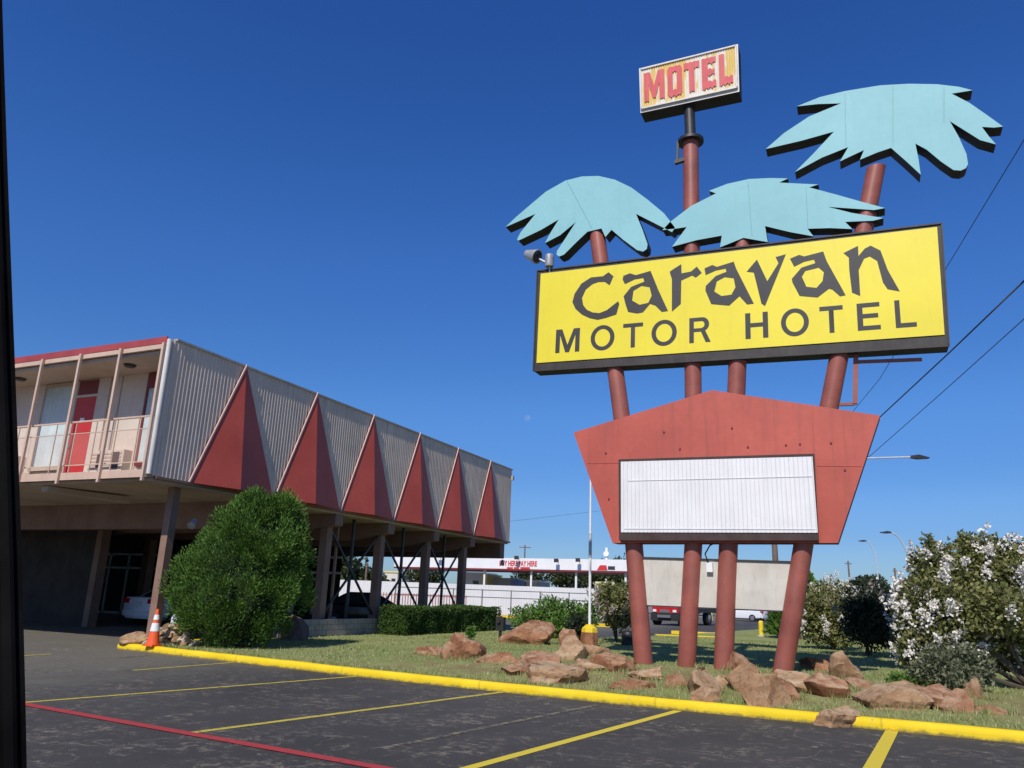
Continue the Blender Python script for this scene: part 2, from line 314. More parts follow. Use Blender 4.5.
# ------------------------------------------------------------------ mesh builder
class MB:
    def __init__(s): s.v = []; s.f = []
    def quad(s, a, b, c, d):
        n = len(s.v); s.v += [tuple(a), tuple(b), tuple(c), tuple(d)]; s.f.append((n, n + 1, n + 2, n + 3)); return s
    def tri(s, a, b, c):
        n = len(s.v); s.v += [tuple(a), tuple(b), tuple(c)]; s.f.append((n, n + 1, n + 2)); return s
    def box(s, x0, x1, y0, y1, z0, z1):
        n = len(s.v)
        s.v += [(x0, y0, z0), (x1, y0, z0), (x1, y1, z0), (x0, y1, z0), (x0, y0, z1), (x1, y0, z1), (x1, y1, z1), (x0, y1, z1)]
        s.f += [tuple(n + i for i in q) for q in ((0, 3, 2, 1), (4, 5, 6, 7), (0, 1, 5, 4), (1, 2, 6, 5), (2, 3, 7, 6), (3, 0, 4, 7))]
        return s
    def tube(s, p, q, ra, rb=None, n=12, caps=True):
        rb = ra if rb is None else rb
        p = Vector(p); q = Vector(q); d = (q - p).normalized()
        a = d.orthogonal().normalized(); b = d.cross(a); k = len(s.v)
        for c, r in ((p, ra), (q, rb)):
            for i in range(n):
                t = 2 * math.pi * i / n; s.v.append(tuple(c + a * (r * math.cos(t)) + b * (r * math.sin(t))))
        for i in range(n):
            j = (i + 1) % n; s.f.append((k + i, k + j, k + n + j, k + n + i))
        if caps: s.f.append(tuple(k + i for i in reversed(range(n)))); s.f.append(tuple(k + n + i for i in range(n)))
        return s
    def path(s, pts, r, n=8):
        rs = r if isinstance(r, (list, tuple)) else [r] * len(pts)
        for (p, ra), (q, rb) in zip(list(zip(pts, rs)), list(zip(pts, rs))[1:]): s.tube(p, q, ra, rb, n)
        return s
    def bar(s, p, q, w, h=None, up=(0, 0, 1)):
        h = w if h is None else h
        p = Vector(p); q = Vector(q); d = (q - p).normalized(); upv = Vector(up)
        if abs(d.dot(upv)) > .98: upv = Vector((0, 1, 0))
        a = d.cross(upv).normalized() * (w / 2); b = a.cross(d).normalized() * (h / 2); k = len(s.v)
        for c in (p, q): s.v += [tuple(c - a - b), tuple(c + a - b), tuple(c + a + b), tuple(c - a + b)]
        s.f += [tuple(k + i for i in t) for t in ((0, 1, 5, 4), (1, 2, 6, 5), (2, 3, 7, 6), (3, 0, 4, 7), (3, 2, 1, 0), (4, 5, 6, 7))]
        return s
    def prism(s, loops, m0, m1, sides=True, back=True):
        """loops of 2D points (first outer, then holes); m0/m1 map a 2D point to its front / back 3D point"""
        tri = tessellate_polygon([[Vector((a, b, 0)) for a, b in L] for L in loops])
        flat = [p for L in loops for p in L]; n = len(flat); k = len(s.v)
        s.v += [tuple(m0(*p)) for p in flat]
        s.f += [tuple(k + i for i in t) for t in tri]
        if back:
            k2 = len(s.v); s.v += [tuple(m1(*p)) for p in flat]; s.f += [tuple(k2 + i for i in reversed(t)) for t in tri]
        if sides:
            for L in loops:
                for i in range(len(L)):
                    p, q = L[i], L[(i + 1) % len(L)]; s.quad(m0(*p), m0(*q), m1(*q), m1(*p))
        return s
    def lathe(s, prof, c, n=20):
        k = len(s.v); c = Vector(c)
        for r, z in prof:
            for i in range(n): t = 2 * math.pi * i / n; s.v.append((c.x + r * math.cos(t), c.y + r * math.sin(t), c.z + z))
        for j in range(len(prof) - 1):
            for i in range(n):
                i2 = (i + 1) % n; s.f.append((k + j * n + i, k + j * n + i2, k + (j + 1) * n + i2, k + (j + 1) * n + i))
        return s
    def loft(s, rings, cap=True):
        k = len(s.v); n = len(rings[0])
        for r in rings: s.v += [tuple(p) for p in r]
        for j in range(len(rings) - 1):
            for i in range(n):
                i2 = (i + 1) % n; s.f.append((k + j * n + i, k + j * n + i2, k + (j + 1) * n + i2, k + (j + 1) * n + i))
        if cap: s.f.append(tuple(k + i for i in reversed(range(n)))); s.f.append(tuple(k + (len(rings) - 1) * n + i for i in range(n)))
        return s
    def build(s, name, mat, parent=None, smooth=35, fix=True):
        me = bpy.data.meshes.new(name)
        off = Vector(parent_origin(parent)) if parent else Vector((0, 0, 0))
        me.from_pydata([tuple(Vector(v) - off) for v in s.v], [], s.f)
        if fix:
            import bmesh
            bm = bmesh.new(); bm.from_mesh(me)
            bmesh.ops.remove_doubles(bm, verts=bm.verts, dist=1e-5)
            bmesh.ops.recalc_face_normals(bm, faces=bm.faces); bm.to_mesh(me); bm.free()
        if smooth:
            me.shade_smooth(); me.set_sharp_from_angle(angle=R(smooth))
        me.materials.append(mat if not isinstance(mat, str) else MAT[mat])
        o = bpy.data.objects.new(name, me); col.objects.link(o)
        if parent: o.parent = parent
        return o
ORIG = {}
def parent_origin(o):
    while o.parent: o = o.parent
    return ORIG.get(o.name, (0, 0, 0))
def thing(name, label, cat, loc=(0, 0, 0), group=None, rotz=0, local=False):
    o = bpy.data.objects.new(name, None); col.objects.link(o); o.location = loc; o.rotation_euler.z = rotz
    o.empty_display_size = .2
    o['label'] = label; o['category'] = cat
    if group: o['group'] = group
    ORIG[o.name] = (0, 0, 0) if local else tuple(loc)   # local: parts are written in the thing's own frame
    return o
def tag(o, label, cat, group=None):
    o['label'] = label; o['category'] = cat
    if group: o['group'] = group
    return o
def struct(o): o['kind'] = 'structure'; return o
def rebase(o, c):                           # put a one-mesh thing's origin at its base
    c = Vector(c)
    for v in o.data.vertices: v.co -= c
    o.location = c; return o
def text_mesh(s, size, bold=.0):
    cu = bpy.data.curves.new('t', 'FONT'); cu.body = s; cu.size = size; cu.offset = bold
    o = bpy.data.objects.new('t', cu); col.objects.link(o); bpy.context.view_layer.update()
    me = bpy.data.meshes.new_from_object(o.evaluated_get(bpy.context.evaluated_depsgraph_get()))
    v = [tuple(p.co) for p in me.vertices]; f = [tuple(p.vertices) for p in me.polygons]
    bpy.data.objects.remove(o); bpy.data.curves.remove(cu); bpy.data.meshes.remove(me)
    return v, f

# ------------------------------------------------------------------ sky and sun
EL = 45; SUN_AZ = 200          # azimuth clockwise from the view direction
w = bpy.data.worlds.new('World'); scene.world = w; w.use_nodes = True
wn = w.node_tree; bg = wn.nodes['Background']
sky = wn.nodes.new('ShaderNodeTexSky'); sky.sky_type = 'NISHITA'; sky.sun_disc = False
sv = f0 * math.cos(R(SUN_AZ)) + r0 * math.sin(R(SUN_AZ))      # horizontal direction towards the sun
sky.sun_elevation = R(EL); sky.sun_rotation = math.atan2(sv.x, sv.y)
sky.air_density = 1.0; sky.dust_density = .3; sky.ozone_density = 3.0; sky.altitude = 100
tint = wn.nodes.new('ShaderNodeMix'); tint.data_type = 'RGBA'; tint.blend_type = 'MULTIPLY'; tint.inputs[0].default_value = 1
tint.inputs[7].default_value = (.98, .90, 1.20, 1)
wn.links.new(sky.outputs[0], tint.inputs[6]); hs = wn.nodes.new('ShaderNodeHueSaturation'); hs.inputs['Saturation'].default_value = 1.22
wn.links.new(tint.outputs[2], hs.inputs['Color'])
# clear dry air: less milk towards the horizon, a little more blue overhead
tcw = wn.nodes.new('ShaderNodeTexCoord'); sxw = wn.nodes.new('ShaderNodeSeparateXYZ'); wn.links.new(tcw.outputs['Generated'], sxw.inputs[0])
cr = wn.nodes.new('ShaderNodeValToRGB'); wn.links.new(sxw.outputs[2], cr.inputs[0]); cr.color_ramp.interpolation = 'EASE'
KEYS = [(0, .43, .68, .76), (.07, .53, .78, .83), (.13, .66, .92, .90), (.25, .90, 1.16, 1.04), (.42, 1.02, 1.25, 1.16), (.65, .95, 1.14, 1.14)]
while len(cr.color_ramp.elements) < len(KEYS): cr.color_ramp.elements.new(.5)
for e_, k_ in zip(cr.color_ramp.elements, KEYS): e_.position = k_[0]; e_.color = (k_[1] / 2, k_[2] / 2, k_[3] / 2, 1)
t2 = wn.nodes.new('ShaderNodeMix'); t2.data_type = 'RGBA'; t2.blend_type = 'MULTIPLY'; t2.inputs[0].default_value = 1
wn.links.new(hs.outputs[0], t2.inputs[6]); wn.links.new(cr.outputs[0], t2.inputs[7])
g2 = wn.nodes.new('ShaderNodeVectorMath'); g2.operation = 'SCALE'; g2.inputs['Scale'].default_value = 2; wn.links.new(t2.outputs[2], g2.inputs[0])
wn.links.new(g2.outputs[0], bg.inputs[0]); bg.inputs[1].default_value = .095
sd = bpy.data.lights.new('sun', 'SUN'); so = bpy.data.objects.new('sun', sd); col.objects.link(so)
sd.energy = 4.2; sd.angle = R(.5); sd.color = (1, .95, .87)
sdir = sv * math.cos(R(EL)) + up0 * math.sin(R(EL))
so.rotation_euler = sdir.to_track_quat('Z', 'Y').to_euler(); so.location = (0, 0, 30)
vs = scene.view_settings; vs.view_transform = 'Standard'; vs.look = 'None'; vs.exposure = 0

# ------------------------------------------------------------------ ground, lot, lawn, kerb
def sheet(name, x0, x1, y0, y1, z, mat): return struct(MB().quad((x0, y0, z), (x1, y0, z), (x1, y1, z), (x0, y1, z)).build(name, mat, smooth=0, fix=False))
sheet('ground', -2500, 2500, -600, 4500, -.03, 'dirt')
sheet('parking_lot', -75, 4.2, -30, 88, 0, 'asphalt')
sheet('street', 4.6, 17, -60, 420, -.012, 'street')
sheet('pavement', 4.2, 4.6, -30, 420, -.004, 'concrete')

lm = MB(); NX = 66; NY = 90
xs = [-15.95 + i * (3.3 + 15.95) / NX for i in range(NX + 1)]
grid = {}
for i, x in enumerate(xs):
    y0 = kerb_y(x) + .13; y1 = lerp_tab(UMAX, x)
    for j in range(NY + 1):
        t = (j / NY) ** 1.6; y = y0 + (y1 - y0) * t
        grid[i, j] = len(lm.v); lm.v.append((x, y, max(lawn_z(x, y), .125)))
for i in range(NX):
    for j in range(NY): lm.f.append((grid[i, j], grid[i + 1, j], grid[i + 1, j + 1], grid[i, j + 1]))
for j in range(NY):                                             # turned-down edges of the turf
    for i, s in ((0, 0), (NX, 0)):
        a, b = lm.v[grid[i, j]], lm.v[grid[i, j + 1]]; lm.quad(a, b, (b[0], b[1], -.02), (a[0], a[1], -.02))
for i in range(NX):
    a, b = lm.v[grid[i, NY]], lm.v[grid[i + 1, NY]]; lm.quad(a, b, (b[0], b[1], -.02), (a[0], a[1], -.02))
struct(lm.build('lawn', 'lawn', smooth=60))

rng = random.Random(5)
gm = MB()
for k in range(74000):
    x = rng.uniform(-15.6, 3.2); t = rng.random() ** 1.5
    y0 = kerb_y(x) + .16; y1 = min(lerp_tab(UMAX, x), 33); y = y0 + (y1 - y0) * t
    if noise.noise(Vector((x * .7, y * .7, 9))) + rng.uniform(-.35, .35) < -.12 and y > y0 + .2: continue
    z = max(lawn_z(x, y), .125); h = rng.uniform(.02, .055) * (1.5 if y < y0 + .15 else 1); a = rng.uniform(0, 6.28); wd = rng.uniform(.006, .012) * (1 + (y - 12) * .05)
    if rng.random() < .02: h *= 1.8
    if abs(y - 14.2) < 1.6 and x > -8.5 and noise.noise(Vector((x * 1.1, y * 1.1, 4))) > .0 and rng.random() < .6: continue
    dx, dy = math.cos(a) * wd, math.sin(a) * wd; lx, ly = rng.uniform(-.03, .03), rng.uniform(-.03, .03)
    gm.tri((x - dx, y - dy, z - .005), (x + dx, y + dy, z - .005), (x + lx, y + ly, z + h))
g = gm.build('grass', 'grass', smooth=0, fix=False); g['kind'] = 'stuff'

# kerb: rounded profile swept along its line, with a return at the left end
line = [(x, kerb_y(x)) for x in [i * .4 for i in range(13, -41, -1)]]
cx, cy = line[-1]
line += [(cx - .1, cy + .02), (cx - .2, cy + .12), (cx - .24, cy + .3)] + [(cx - .25, cy + .5 + i * .5) for i in range(6)]
prof = [(0, -.02), (.0, .06), (.008, .108), (.03, .130), (.1, .136), (.165, .134), (.185, .12), (.19, -.02)]
rings = []
for i, (x, y) in enumerate(line):
    a = Vector(line[max(0, i - 1)]); b = Vector(line[min(len(line) - 1, i + 1)]); d = (b - a).normalized(); nrm = Vector((d.y, -d.x))
    wob = .008 * noise.noise(Vector((x * 1.7, y * 1.7, 0)))
    rings.append([(x + nrm.x * (o + wob), y + nrm.y * (o + wob), z + .006 * noise.noise(Vector((x * 2, y * 2, z * 9)))) for o, z in prof])
struct(MB().loft(rings).build('kerb', 'kerb_worn', smooth=50))

def stripe(p0, p1, wd, mat, ext0=0.):
    a = CAM + ray(*p0) * (-CAMH / ray(*p0).z); b = CAM + ray(*p1) * (-CAMH / ray(*p1).z)
    d = (b - a).normalized(); a = a - d * ext0; n = Vector((-d.y, d.x, 0)) * wd / 2; m = MB(); K = 24
    for i in range(K):
        p = a.lerp(b, i / K); q = a.lerp(b, (i + 1) / K)
        p.z = q.z = .004 if mat != 'stripe_red' else .008
        m.quad(p - n, p + n, q + n, q - n)
    struct(m.build('parking_stripe' if mat != 'stripe_red' else 'fire_lane_stripe', mat, smooth=0))
stripe((234, 662.5), (133, 670.5), .09, 'stripe_yellow')
stripe((363, 676), (20, 703), .09, 'stripe_yellow')
stripe((508, 691.5), (187, 733.5), .10, 'stripe_yellow')
stripe((597, 705), (395, 746), .09, 'stripe_faint')
stripe((678, 711), (455, 772), .12, 'stripe_strong')
stripe((892, 731), (868, 775), .15, 'stripe_strong')
stripe((51, 654), (5, 657), .1, 'stripe_yellow')
stripe((150, 655.5), (120, 658), .09, 'stripe_faint')
stripe((18, 703.5), (395, 771), .14, 'stripe_red')

# far kerbs and lanes beyond the lawn
def kerb_piece(x0, x1, y0, y1): return struct(MB().box(x0, x1, y0, y1, -.02, .15).build('far_kerb', 'kerb_yellow', smooth=0))
def kerb_bar(px0, px1, D):
    a = at_depth(px0, 600, D); b = at_depth(px1, 600, D); a.z = b.z = .07
    struct(MB().bar(a, b, .4, .2).build('far_kerb', 'kerb_yellow', smooth=0))
kerb_piece(-9.0, -6.2, 39.2, 39.5); kerb_bar(380, 516, 57.5); kerb_bar(588, 612, 46); kerb_bar(655, 714, 34)

# ------------------------------------------------------------------ the big sign
YF, YB = 15.79, 16.21            # front and back of the sign boxes; pole axes at y = 16
base_c = Vector((-3, 16, .25))
sign = thing('motel_sign', 'tall red-poled roadside sign with yellow board, turquoise palm crowns and red arrow-shaped panel', 'sign', base_c)
def P(px, py, Y=YF): return on_y(px, py, Y)
def PP(L, Y=YF): return [on_y(a, b, Y) for a, b in L]
def plate(name, loops, mat, y0, y1, parent=None, smooth=35):
    return MB().prism(loops, lambda a, b: (a, y0, b), lambda a, b: (a, y1, b)).build(name, mat, parent, smooth)
def slab_face(name, loop, mat, side_mat, parent=sign, y0=YF, y1=YB):
    """coloured front sheet on a dark box of the same outline"""
    body = MB().prism([loop], lambda a, b: (a, y0 + .012, b), lambda a, b: (a, y1, b)).build(name, side_mat, parent)
    MB().prism([loop], lambda a, b: (a, y0, b), lambda a, b: (a, y0 + .0115, b)).build('face', mat, body)
    return body
# poles
def pole_mesh(pts_px, r):
    pts = [Vector((on_y(a, b, 16)[0], 16, on_y(a, b, 16)[1])) for a, b in pts_px]; return pts
def sign_pole(p0, p1, p2, p3, r):
    Q = [Vector((on_y(*p_, 16)[0], 16, on_y(*p_, 16)[1])) for p_ in (p0, p1, p2, p3)]
    d = Q[1] - Q[0]; a = Q[0] - d * (Q[0].z / d.z)              # down into the turf
    mid = Q[1] + d * ((3.6 - Q[1].z) / d.z); d2 = Q[3] - Q[2]; mid2 = Q[2] - d2 * ((Q[2].z - 4.4) / d2.z)
    m = MB(); rings = []
    for c_ in (a, mid, mid2, Q[3]): rings.append([c_ + Vector((r * math.cos(t_), r * math.sin(t_), 0)) for t_ in [i * 2 * math.pi / 28 for i in range(28)]])
    m.loft(rings); o = m.build('pole', 'pole_red', sign); return a, Q[3], o
sign_pole((643.5, 663), (634, 545), (618.3, 392), (595.5, 222), .185)
p2a, p2b, pole2 = sign_pole((686.6, 665), (693.2, 547), (693, 375), (690.6, 141), .178)
sign_pole((723.6, 667), (728.3, 548), (737, 375), (743, 232), .185)
sign_pole((783.6, 668.7), (803, 547.6), (833.8, 383), (876, 168), .185)
fl = MB(); fl.lathe([(.0, -.05), (.30, -.05), (.30, .02), (.2, .05), (0, .05)], p2b, 20); fl.build('flange', 'black_metal', sign)
mt = on_y(689.2, 107, 16)
MB().tube(p2b, (p2b.x - .01, 16, mt[1] + .2), .125, .125, 20).build('upper_pole', 'black_metal', sign)
cl = MB(); cl.bar((p2b.x - .27, 15.9, p2b.z - .0), (p2b.x - .30, 15.9, p2b.z - .55), .05); cl.bar((p2b.x - .36, 15.9, p2b.z - .55), (p2b.x - .12, 15.9, p2b.z - .52), .09)
cl.build('bracket', 'black_metal', sign)

# yellow board
yl = [P(537.5, 271), P(941.5, 223.5), P(949, 346), P(533.5, 371)]
ys = slab_face('name_board', yl, 'frame', 'board_side')
ctr = Vector((sum(p[0] for p in yl) / 4, sum(p[1] for p in yl) / 4))
inner = [P(541, 274), P(937, 227.3), P(944.5, 335), P(536.8, 363.2)]
MB().prism([inner], lambda a, b: (a, YF - .02, b), lambda a, b: (a, YF - .001, b)).build('yellow_panel', 'yellow', ys)
rim = MB()
cs = [Vector((p[0], YF - .03, p[1])) for p in yl]
for i in range(4): rim.bar(cs[i] + Vector((0, .022, 0)), cs[(i + 1) % 4] + Vector((0, .022, 0)), .03, .035, (0, 1, 0))
rim.build('rim', 'frame', ys)
def Z1(L): return [(545 + a / 4.452, 250 + b / 4.452) for a, b in L]
def Z2(L): return [(730 + a / 4.452, 225 + b / 4.452) for a, b in L]
word = [
 [Z1([(283, 99), (305, 117), (288, 157), (266, 142), (238, 143), (212, 152), (182, 176), (165, 213), (170, 245), (186, 266), (212, 278), (242, 281), (275, 268), (326, 228), (331, 240), (318, 287), (270, 303), (235, 311), (200, 304), (165, 288), (136, 262), (122, 232), (132, 195), (162, 150), (205, 122), (258, 117)])],
 [Z1([(349, 115), (378, 104), (405, 112), (470, 93), (482, 122), (502, 172), (548, 272), (520, 276), (492, 248), (468, 240), (436, 278), (410, 283), (370, 276), (358, 240), (350, 206), (384, 164), (442, 141), (438, 125), (400, 131), (356, 152), (346, 132)]),
  Z1([(394, 182), (430, 160), (466, 166), (475, 204), (460, 235), (421, 244), (388, 225)])],
 [Z1([(555, 97), (580, 80), (607, 63), (608, 104), (650, 96), (676, 74), (698, 102), (672, 123), (655, 114), (607, 136), (605, 240), (565, 275), (565, 130)])],
 [Z1([(710, 82), (745, 67), (766, 75), (840, 52), (852, 85), (930, 239), (900, 243), (866, 206), (820, 248), (740, 241), (714, 180), (716, 160), (760, 116), (808, 97), (804, 83), (760, 92), (715, 112)]),
  Z1([(765, 140), (800, 121), (840, 126), (848, 166), (830, 199), (786, 205), (754, 185)])],
 [Z2([(74, 208), (120, 154), (166, 250), (216, 170), (203, 143), (249, 130), (156, 361), (140, 350), (106, 212)])],
 [Z2([(267, 150), (308, 133), (330, 140), (415, 118), (430, 160), (515, 313), (490, 318), (456, 288), (441, 284), (390, 323), (310, 316), (278, 256), (275, 240), (318, 190), (380, 170), (374, 154), (330, 164), (286, 186)]),
  Z2([(320, 230), (335, 205), (395, 190), (418, 210), (412, 250), (385, 280), (340, 275)])],
 [Z2([(505, 125), (570, 93), (572, 138), (600, 105), (626, 92), (670, 114), (702, 200), (756, 296), (702, 286), (681, 256), (655, 160), (622, 140), (597, 150), (573, 200), (580, 316), (543, 301), (531, 200), (529, 145)])],
]
for loops in word:
    L = [PP(l, YF - .02) for l in loops]
    plate('letter', L, 'letter', YF - .0245, YF - .0205, ys)
def ring_poly(cx, cy, rx, ry, n=28): return [(cx + rx * math.cos(2 * math.pi * i / n), cy + ry * math.sin(2 * math.pi * i / n)) for i in range(n)]
def arc(cx, cy, rx, ry, a0, a1, n=10): return [(cx + rx * math.cos(R(a0 + (a1 - a0) * i / n)), cy + ry * math.sin(R(a0 + (a1 - a0) * i / n))) for i in range(n + 1)]
t = .19
GL = {
 'M': [[(0, 0), (0, 1), (.26, 1), (.5, .32), (.74, 1), (1, 1), (1, 0), (.82, 0), (.82, .74), (.58, 0), (.42, 0), (.18, .74), (.18, 0)]],
 'O': [ring_poly(.5, .5, .52, .53), ring_poly(.5, .5, .335, .37)],
 'T': [[(.395, 0), (.395, .84), (0, .84), (0, 1), (1, 1), (1, .84), (.605, .84), (.605, 0)]],
 'R': [[(0, 0), (0, 1)] + [(.62, 1)] + arc(.62, .72, .33, .28, 90, -60, 10) + [(.76, .47), (1.02, 0), (.78, 0), (.56, .43), (.22, .43), (.22, 0)],
       [(.22, .57), (.6, .57)] + arc(.6, .715, .13, .135, -90, 90, 8) + [(.22, .85)]],
 'H': [[(0, 0), (0, 1), (.23, 1), (.23, .6), (.77, .6), (.77, 1), (1, 1), (1, 0), (.77, 0), (.77, .44), (.23, .44), (.23, 0)]],
 'E': [[(0, 0), (0, 1), (1, 1), (1, .84), (.25, .84), (.25, .6), (.92, .6), (.92, .44), (.25, .44), (.25, .16), (1, .16), (1, 0)]],
 'L': [[(0, 0), (0, 1), (.25, 1), (.25, .16), (1, .16), (1, 0)]],
}
bl0, bl1 = Vector(P(555.5, 353.4)), Vector(P(917.5, 326.8)); cp0, cp1 = Vector(P(555.5, 329.6)), Vector(P(895, 300.3))
ex = (bl1 - bl0).normalized(); cap = ((cp0 - bl0).length + .0) ; ez = Vector((-ex.y, ex.x))
caph = (bl0 - cp0).length * .97
spans = [('M', 555.5, 579.5), ('O', 591, 614), ('T', 623, 643), ('O', 652, 676.5), ('R', 689.5, 710.5), ('H', 745.7, 768.6), ('O', 782, 809), ('T', 820.5, 844), ('E', 858, 881), ('L', 896, 917)]
for chx, a, b in spans:
    f = lambda px: bl0 + ex * ((P(px, 353.4 + (px - 555.5) * (326.8 - 353.4) / 362)[0] - bl0.x) / ex.x)
    A, B = f(a), f(b); wd = (B - A).length
    L = [[tuple(A + ex * (u * wd) + ez * (v * caph)) for u, v in lp] for lp in GL[chx]]
    plate('letter', L, 'letter', YF - .0245, YF - .0205, ys)

# red arrow-shaped panel with white reader board
pl = [P(573.5, 432.5), P(712, 390), P(880, 415.5), P(838, 543), P(612.5, 543)]
red = slab_face('red_panel', pl, 'sign_red', 'board_side')
for a, b in (((587.5, 463.5), (619, 463)), ((817, 466), (861.5, 466.5)), ((814.5, 462), (813, 402))):
    A, B = P(*a), P(*b); MB().bar((A[0], YF - .001, A[1]), (B[0], YF - .001, B[1]), .006, .012, (0, 1, 0)).build('seam', 'tri_red', red)
for a, b in ((606, 453), (664, 432), (732, 428), (680, 449), (748, 447), (786, 445), (800, 444), (831, 443), (609, 499), (845, 470)):
    A = P(a, b); MB().tube((A[0], YF - .02, A[1]), (A[0], YF + .004, A[1]), .02, .02, 8).build('bolt', 'maroon', red)
rb = [P(620.5, 460.5), P(814.5, 455), P(819, 541), P(621, 541)]
fr = [P(623, 463), P(813, 458), P(816.5, 533.5), P(623, 533)]
rbx = MB().prism([rb], lambda a, b: (a, YF - .15, b), lambda a, b: (a, YF - .001, b)).build('reader_board', 'reader_box', red)
# ribbed white face
x0 = fr[0][0]; x1 = fr[1][0]; zt0, zt1 = fr[0][1], fr[1][1]; zb0, zb1 = fr[3][1], fr[2][1]
m = MB(); K = 46
for i in range(K):
    for (s0, d0), (s1, d1) in zip(((0, 0), (.62, 0), (.78, .010), (.9, 0)), ((.62, 0), (.78, .010), (.9, 0), (1, 0))):
        u0, u1 = (i + s0) / K, (i + s1) / K
        L = lambda u, d: ((x0 + (x1 - x0) * u, YF - .165 - d, zb0 + (zb1 - zb0) * u), (x0 + (x1 - x0) * u, YF - .165 - d, zt0 + (zt1 - zt0) * u))
        a, b = L(u0, d0); c, d = L(u1, d1); m.quad(a, c, d, b)
m.build('reader_face', 'white_board', rbx, smooth=0)
k = MB(); A, B = P(627, 480.5, YF - .2), P(812, 476, YF - .2); k.bar((A[0], YF - .178, A[1]), (B[0], YF - .178, B[1]), .008, .006, (0, 1, 0))
A, B = P(624, 528.5, YF - .2), P(815, 529, YF - .2); k.bar((A[0], YF - .178, A[1]), (B[0], YF - .178, B[1]), .008, .006, (0, 1, 0))
k.build('letter_rail', 'white_board', rbx)

# blank weathered board behind the poles
bb = [on_y(640, 557.5, 15.97), on_y(794, 562, 15.97), on_y(787, 611.5, 15.97), on_y(645, 605.5, 15.97)]
bd = plate('blank_board', [bb], 'blank', 15.97, 16.01, sign)
e = MB(); e.bar((bb[0][0], 15.97, bb[0][1]), (bb[1][0], 15.97, bb[1][1]), .03, .06, (0, 1, 0)); e.bar((bb[3][0], 15.97, bb[3][1]), (bb[2][0], 15.97, bb[2][1]), .025, .06, (0, 1, 0)); e.build('edge_trim', 'frame', bd)
jx, jz = on_y(709.5, 567, 15.95)
jb = MB().box(jx - .05, jx + .07, 15.88, 15.965, jz - .1, jz + .08).build('junction_box', 'white_paint', sign)
MB().path([(jx - .02, 15.95, jz + .08), (jx - .07, 15.9, jz + .25), (jx + .02, 15.95, jz + .42), (jx + .15, 16.0, jz + .5)], .015, 6).build('cable', 'black_metal', jb)

# palm crowns
palmA = [(505.5, 227), (516, 217), (530, 205), (546, 191.5), (565.5, 180.5), (582, 176.4), (598.5, 175.9), (615, 179.7), (631, 187.3), (647.7, 199.7), (664, 213.3), (675, 227.5), (672, 232), (636, 213.8), (642, 228.5), (647.5, 244), (646.8, 249), (643, 251.5), (637, 250), (623, 239.5), (611.5, 229.7), (605.3, 237), (601.5, 228.4), (587.5, 231.6), (576.5, 242), (564, 254.5), (559, 256.5), (556.5, 254.5), (557, 251), (565.6, 238), (576, 221.8), (560, 235.2), (545, 243), (550.6, 232.5), (558.8, 219.3), (541, 229.8), (518.5, 240.5), (517, 239.5), (520.5, 232.5), (535.5, 213.8)]
palmB = [(662.5, 230), (669.5, 222.4), (691, 206), (716, 193.3), (709, 190.8), (727.5, 183.7), (749, 179), (770, 178), (788, 178.4), (779, 182.5), (802, 183.7), (818.5, 184.4), (809, 187.3), (838, 195), (862.5, 202), (885, 208), (874, 210), (827.5, 206.8), (852, 212.9), (883.5, 218), (873, 220.7), (845, 221.8), (852.3, 229), (830, 228), (807.5, 228.7), (813.5, 236.3), (790, 232), (765, 226), (767.7, 242), (743.5, 237.8), (720, 247.3), (721.8, 235.5), (697, 240), (672, 246.7), (686.8, 227), (674, 228.8)]
palmC = [(765.7, 149), (784, 133), (809, 116.5), (841, 103.3), (818, 104), (796.8, 106.3), (820, 97), (845, 91), (880, 85.3), (909, 83.7), (937, 84.2), (958.6, 86.7), (972.5, 90.2), (951.5, 93.6), (969.3, 102.7), (987, 115), (1003, 126.5), (994, 127.5), (981.8, 126.8), (989, 136.5), (996, 144.3), (980, 140), (965.7, 131), (949.7, 121), (958.6, 136.5), (966.5, 154), (968, 164), (966, 168), (961, 170.5), (953.5, 170), (941, 161.5), (926.6, 149.5), (915.3, 143.5), (918.5, 159), (920.7, 174.6), (906, 161), (891, 147.8), (877, 152.5), (860, 159.6), (864, 150), (851, 156), (840, 161.3), (848.3, 147), (822, 157.5), (795, 172), (813, 154), (834, 131.5), (802, 140.5)]
for L in (palmA, palmB, palmC):
    pm = slab_face('palm_crown', PP(L), 'palm', 'board_side', y1=YF + .34)
    for (a, b) in {0: [((567, 181), (592, 228))], 1: [((748, 181), (752, 236)), ((806, 186), (808, 228))], 2: [((845, 93), (846, 146)), ((893, 86), (893, 146)), ((944, 87), (944, 122))]}[(palmA, palmB, palmC).index(L)]:
        A, B = P(*a), P(*b); MB().bar((A[0], YF - .001, A[1]), (B[0], YF - .001, B[1]), .006, .012, (0, 1, 0)).build('seam', 'palm_seam', pm)

# MOTEL box on top
mb_ = [P(639, 68.5), P(738, 44), P(739.3, 91.5), P(640.5, 113)]
mot = slab_face('top_board', mb_, 'white_trim', 'board_side')
mi = [P(640.6, 70.5), P(736, 46.6), P(737.3, 88.3), P(641.8, 109.5)]
m = MB(); K = 40
q = lambda u, v: Vector(mi[3]).lerp(Vector(mi[2]), u).lerp(Vector(mi[0]).lerp(Vector(mi[1]), u), v)
for i in range(K):
    for s0, d0, s1, d1 in ((0, 0, .5, .018), (.5, .018, 1, 0)):
        a, b, c, d = q((i + s0) / K, 0), q((i + s1) / K, 0), q((i + s1) / K, 1), q((i + s0) / K, 1)
        m.quad((a.x, YF - .012 - d0, a.y), (b.x, YF - .012 - d1, b.y), (c.x, YF - .012 - d1, c.y), (d.x, YF - .012 - d0, d.y))
m.build('corrugated_face', 'peel', mot, smooth=0)
tr = MB()
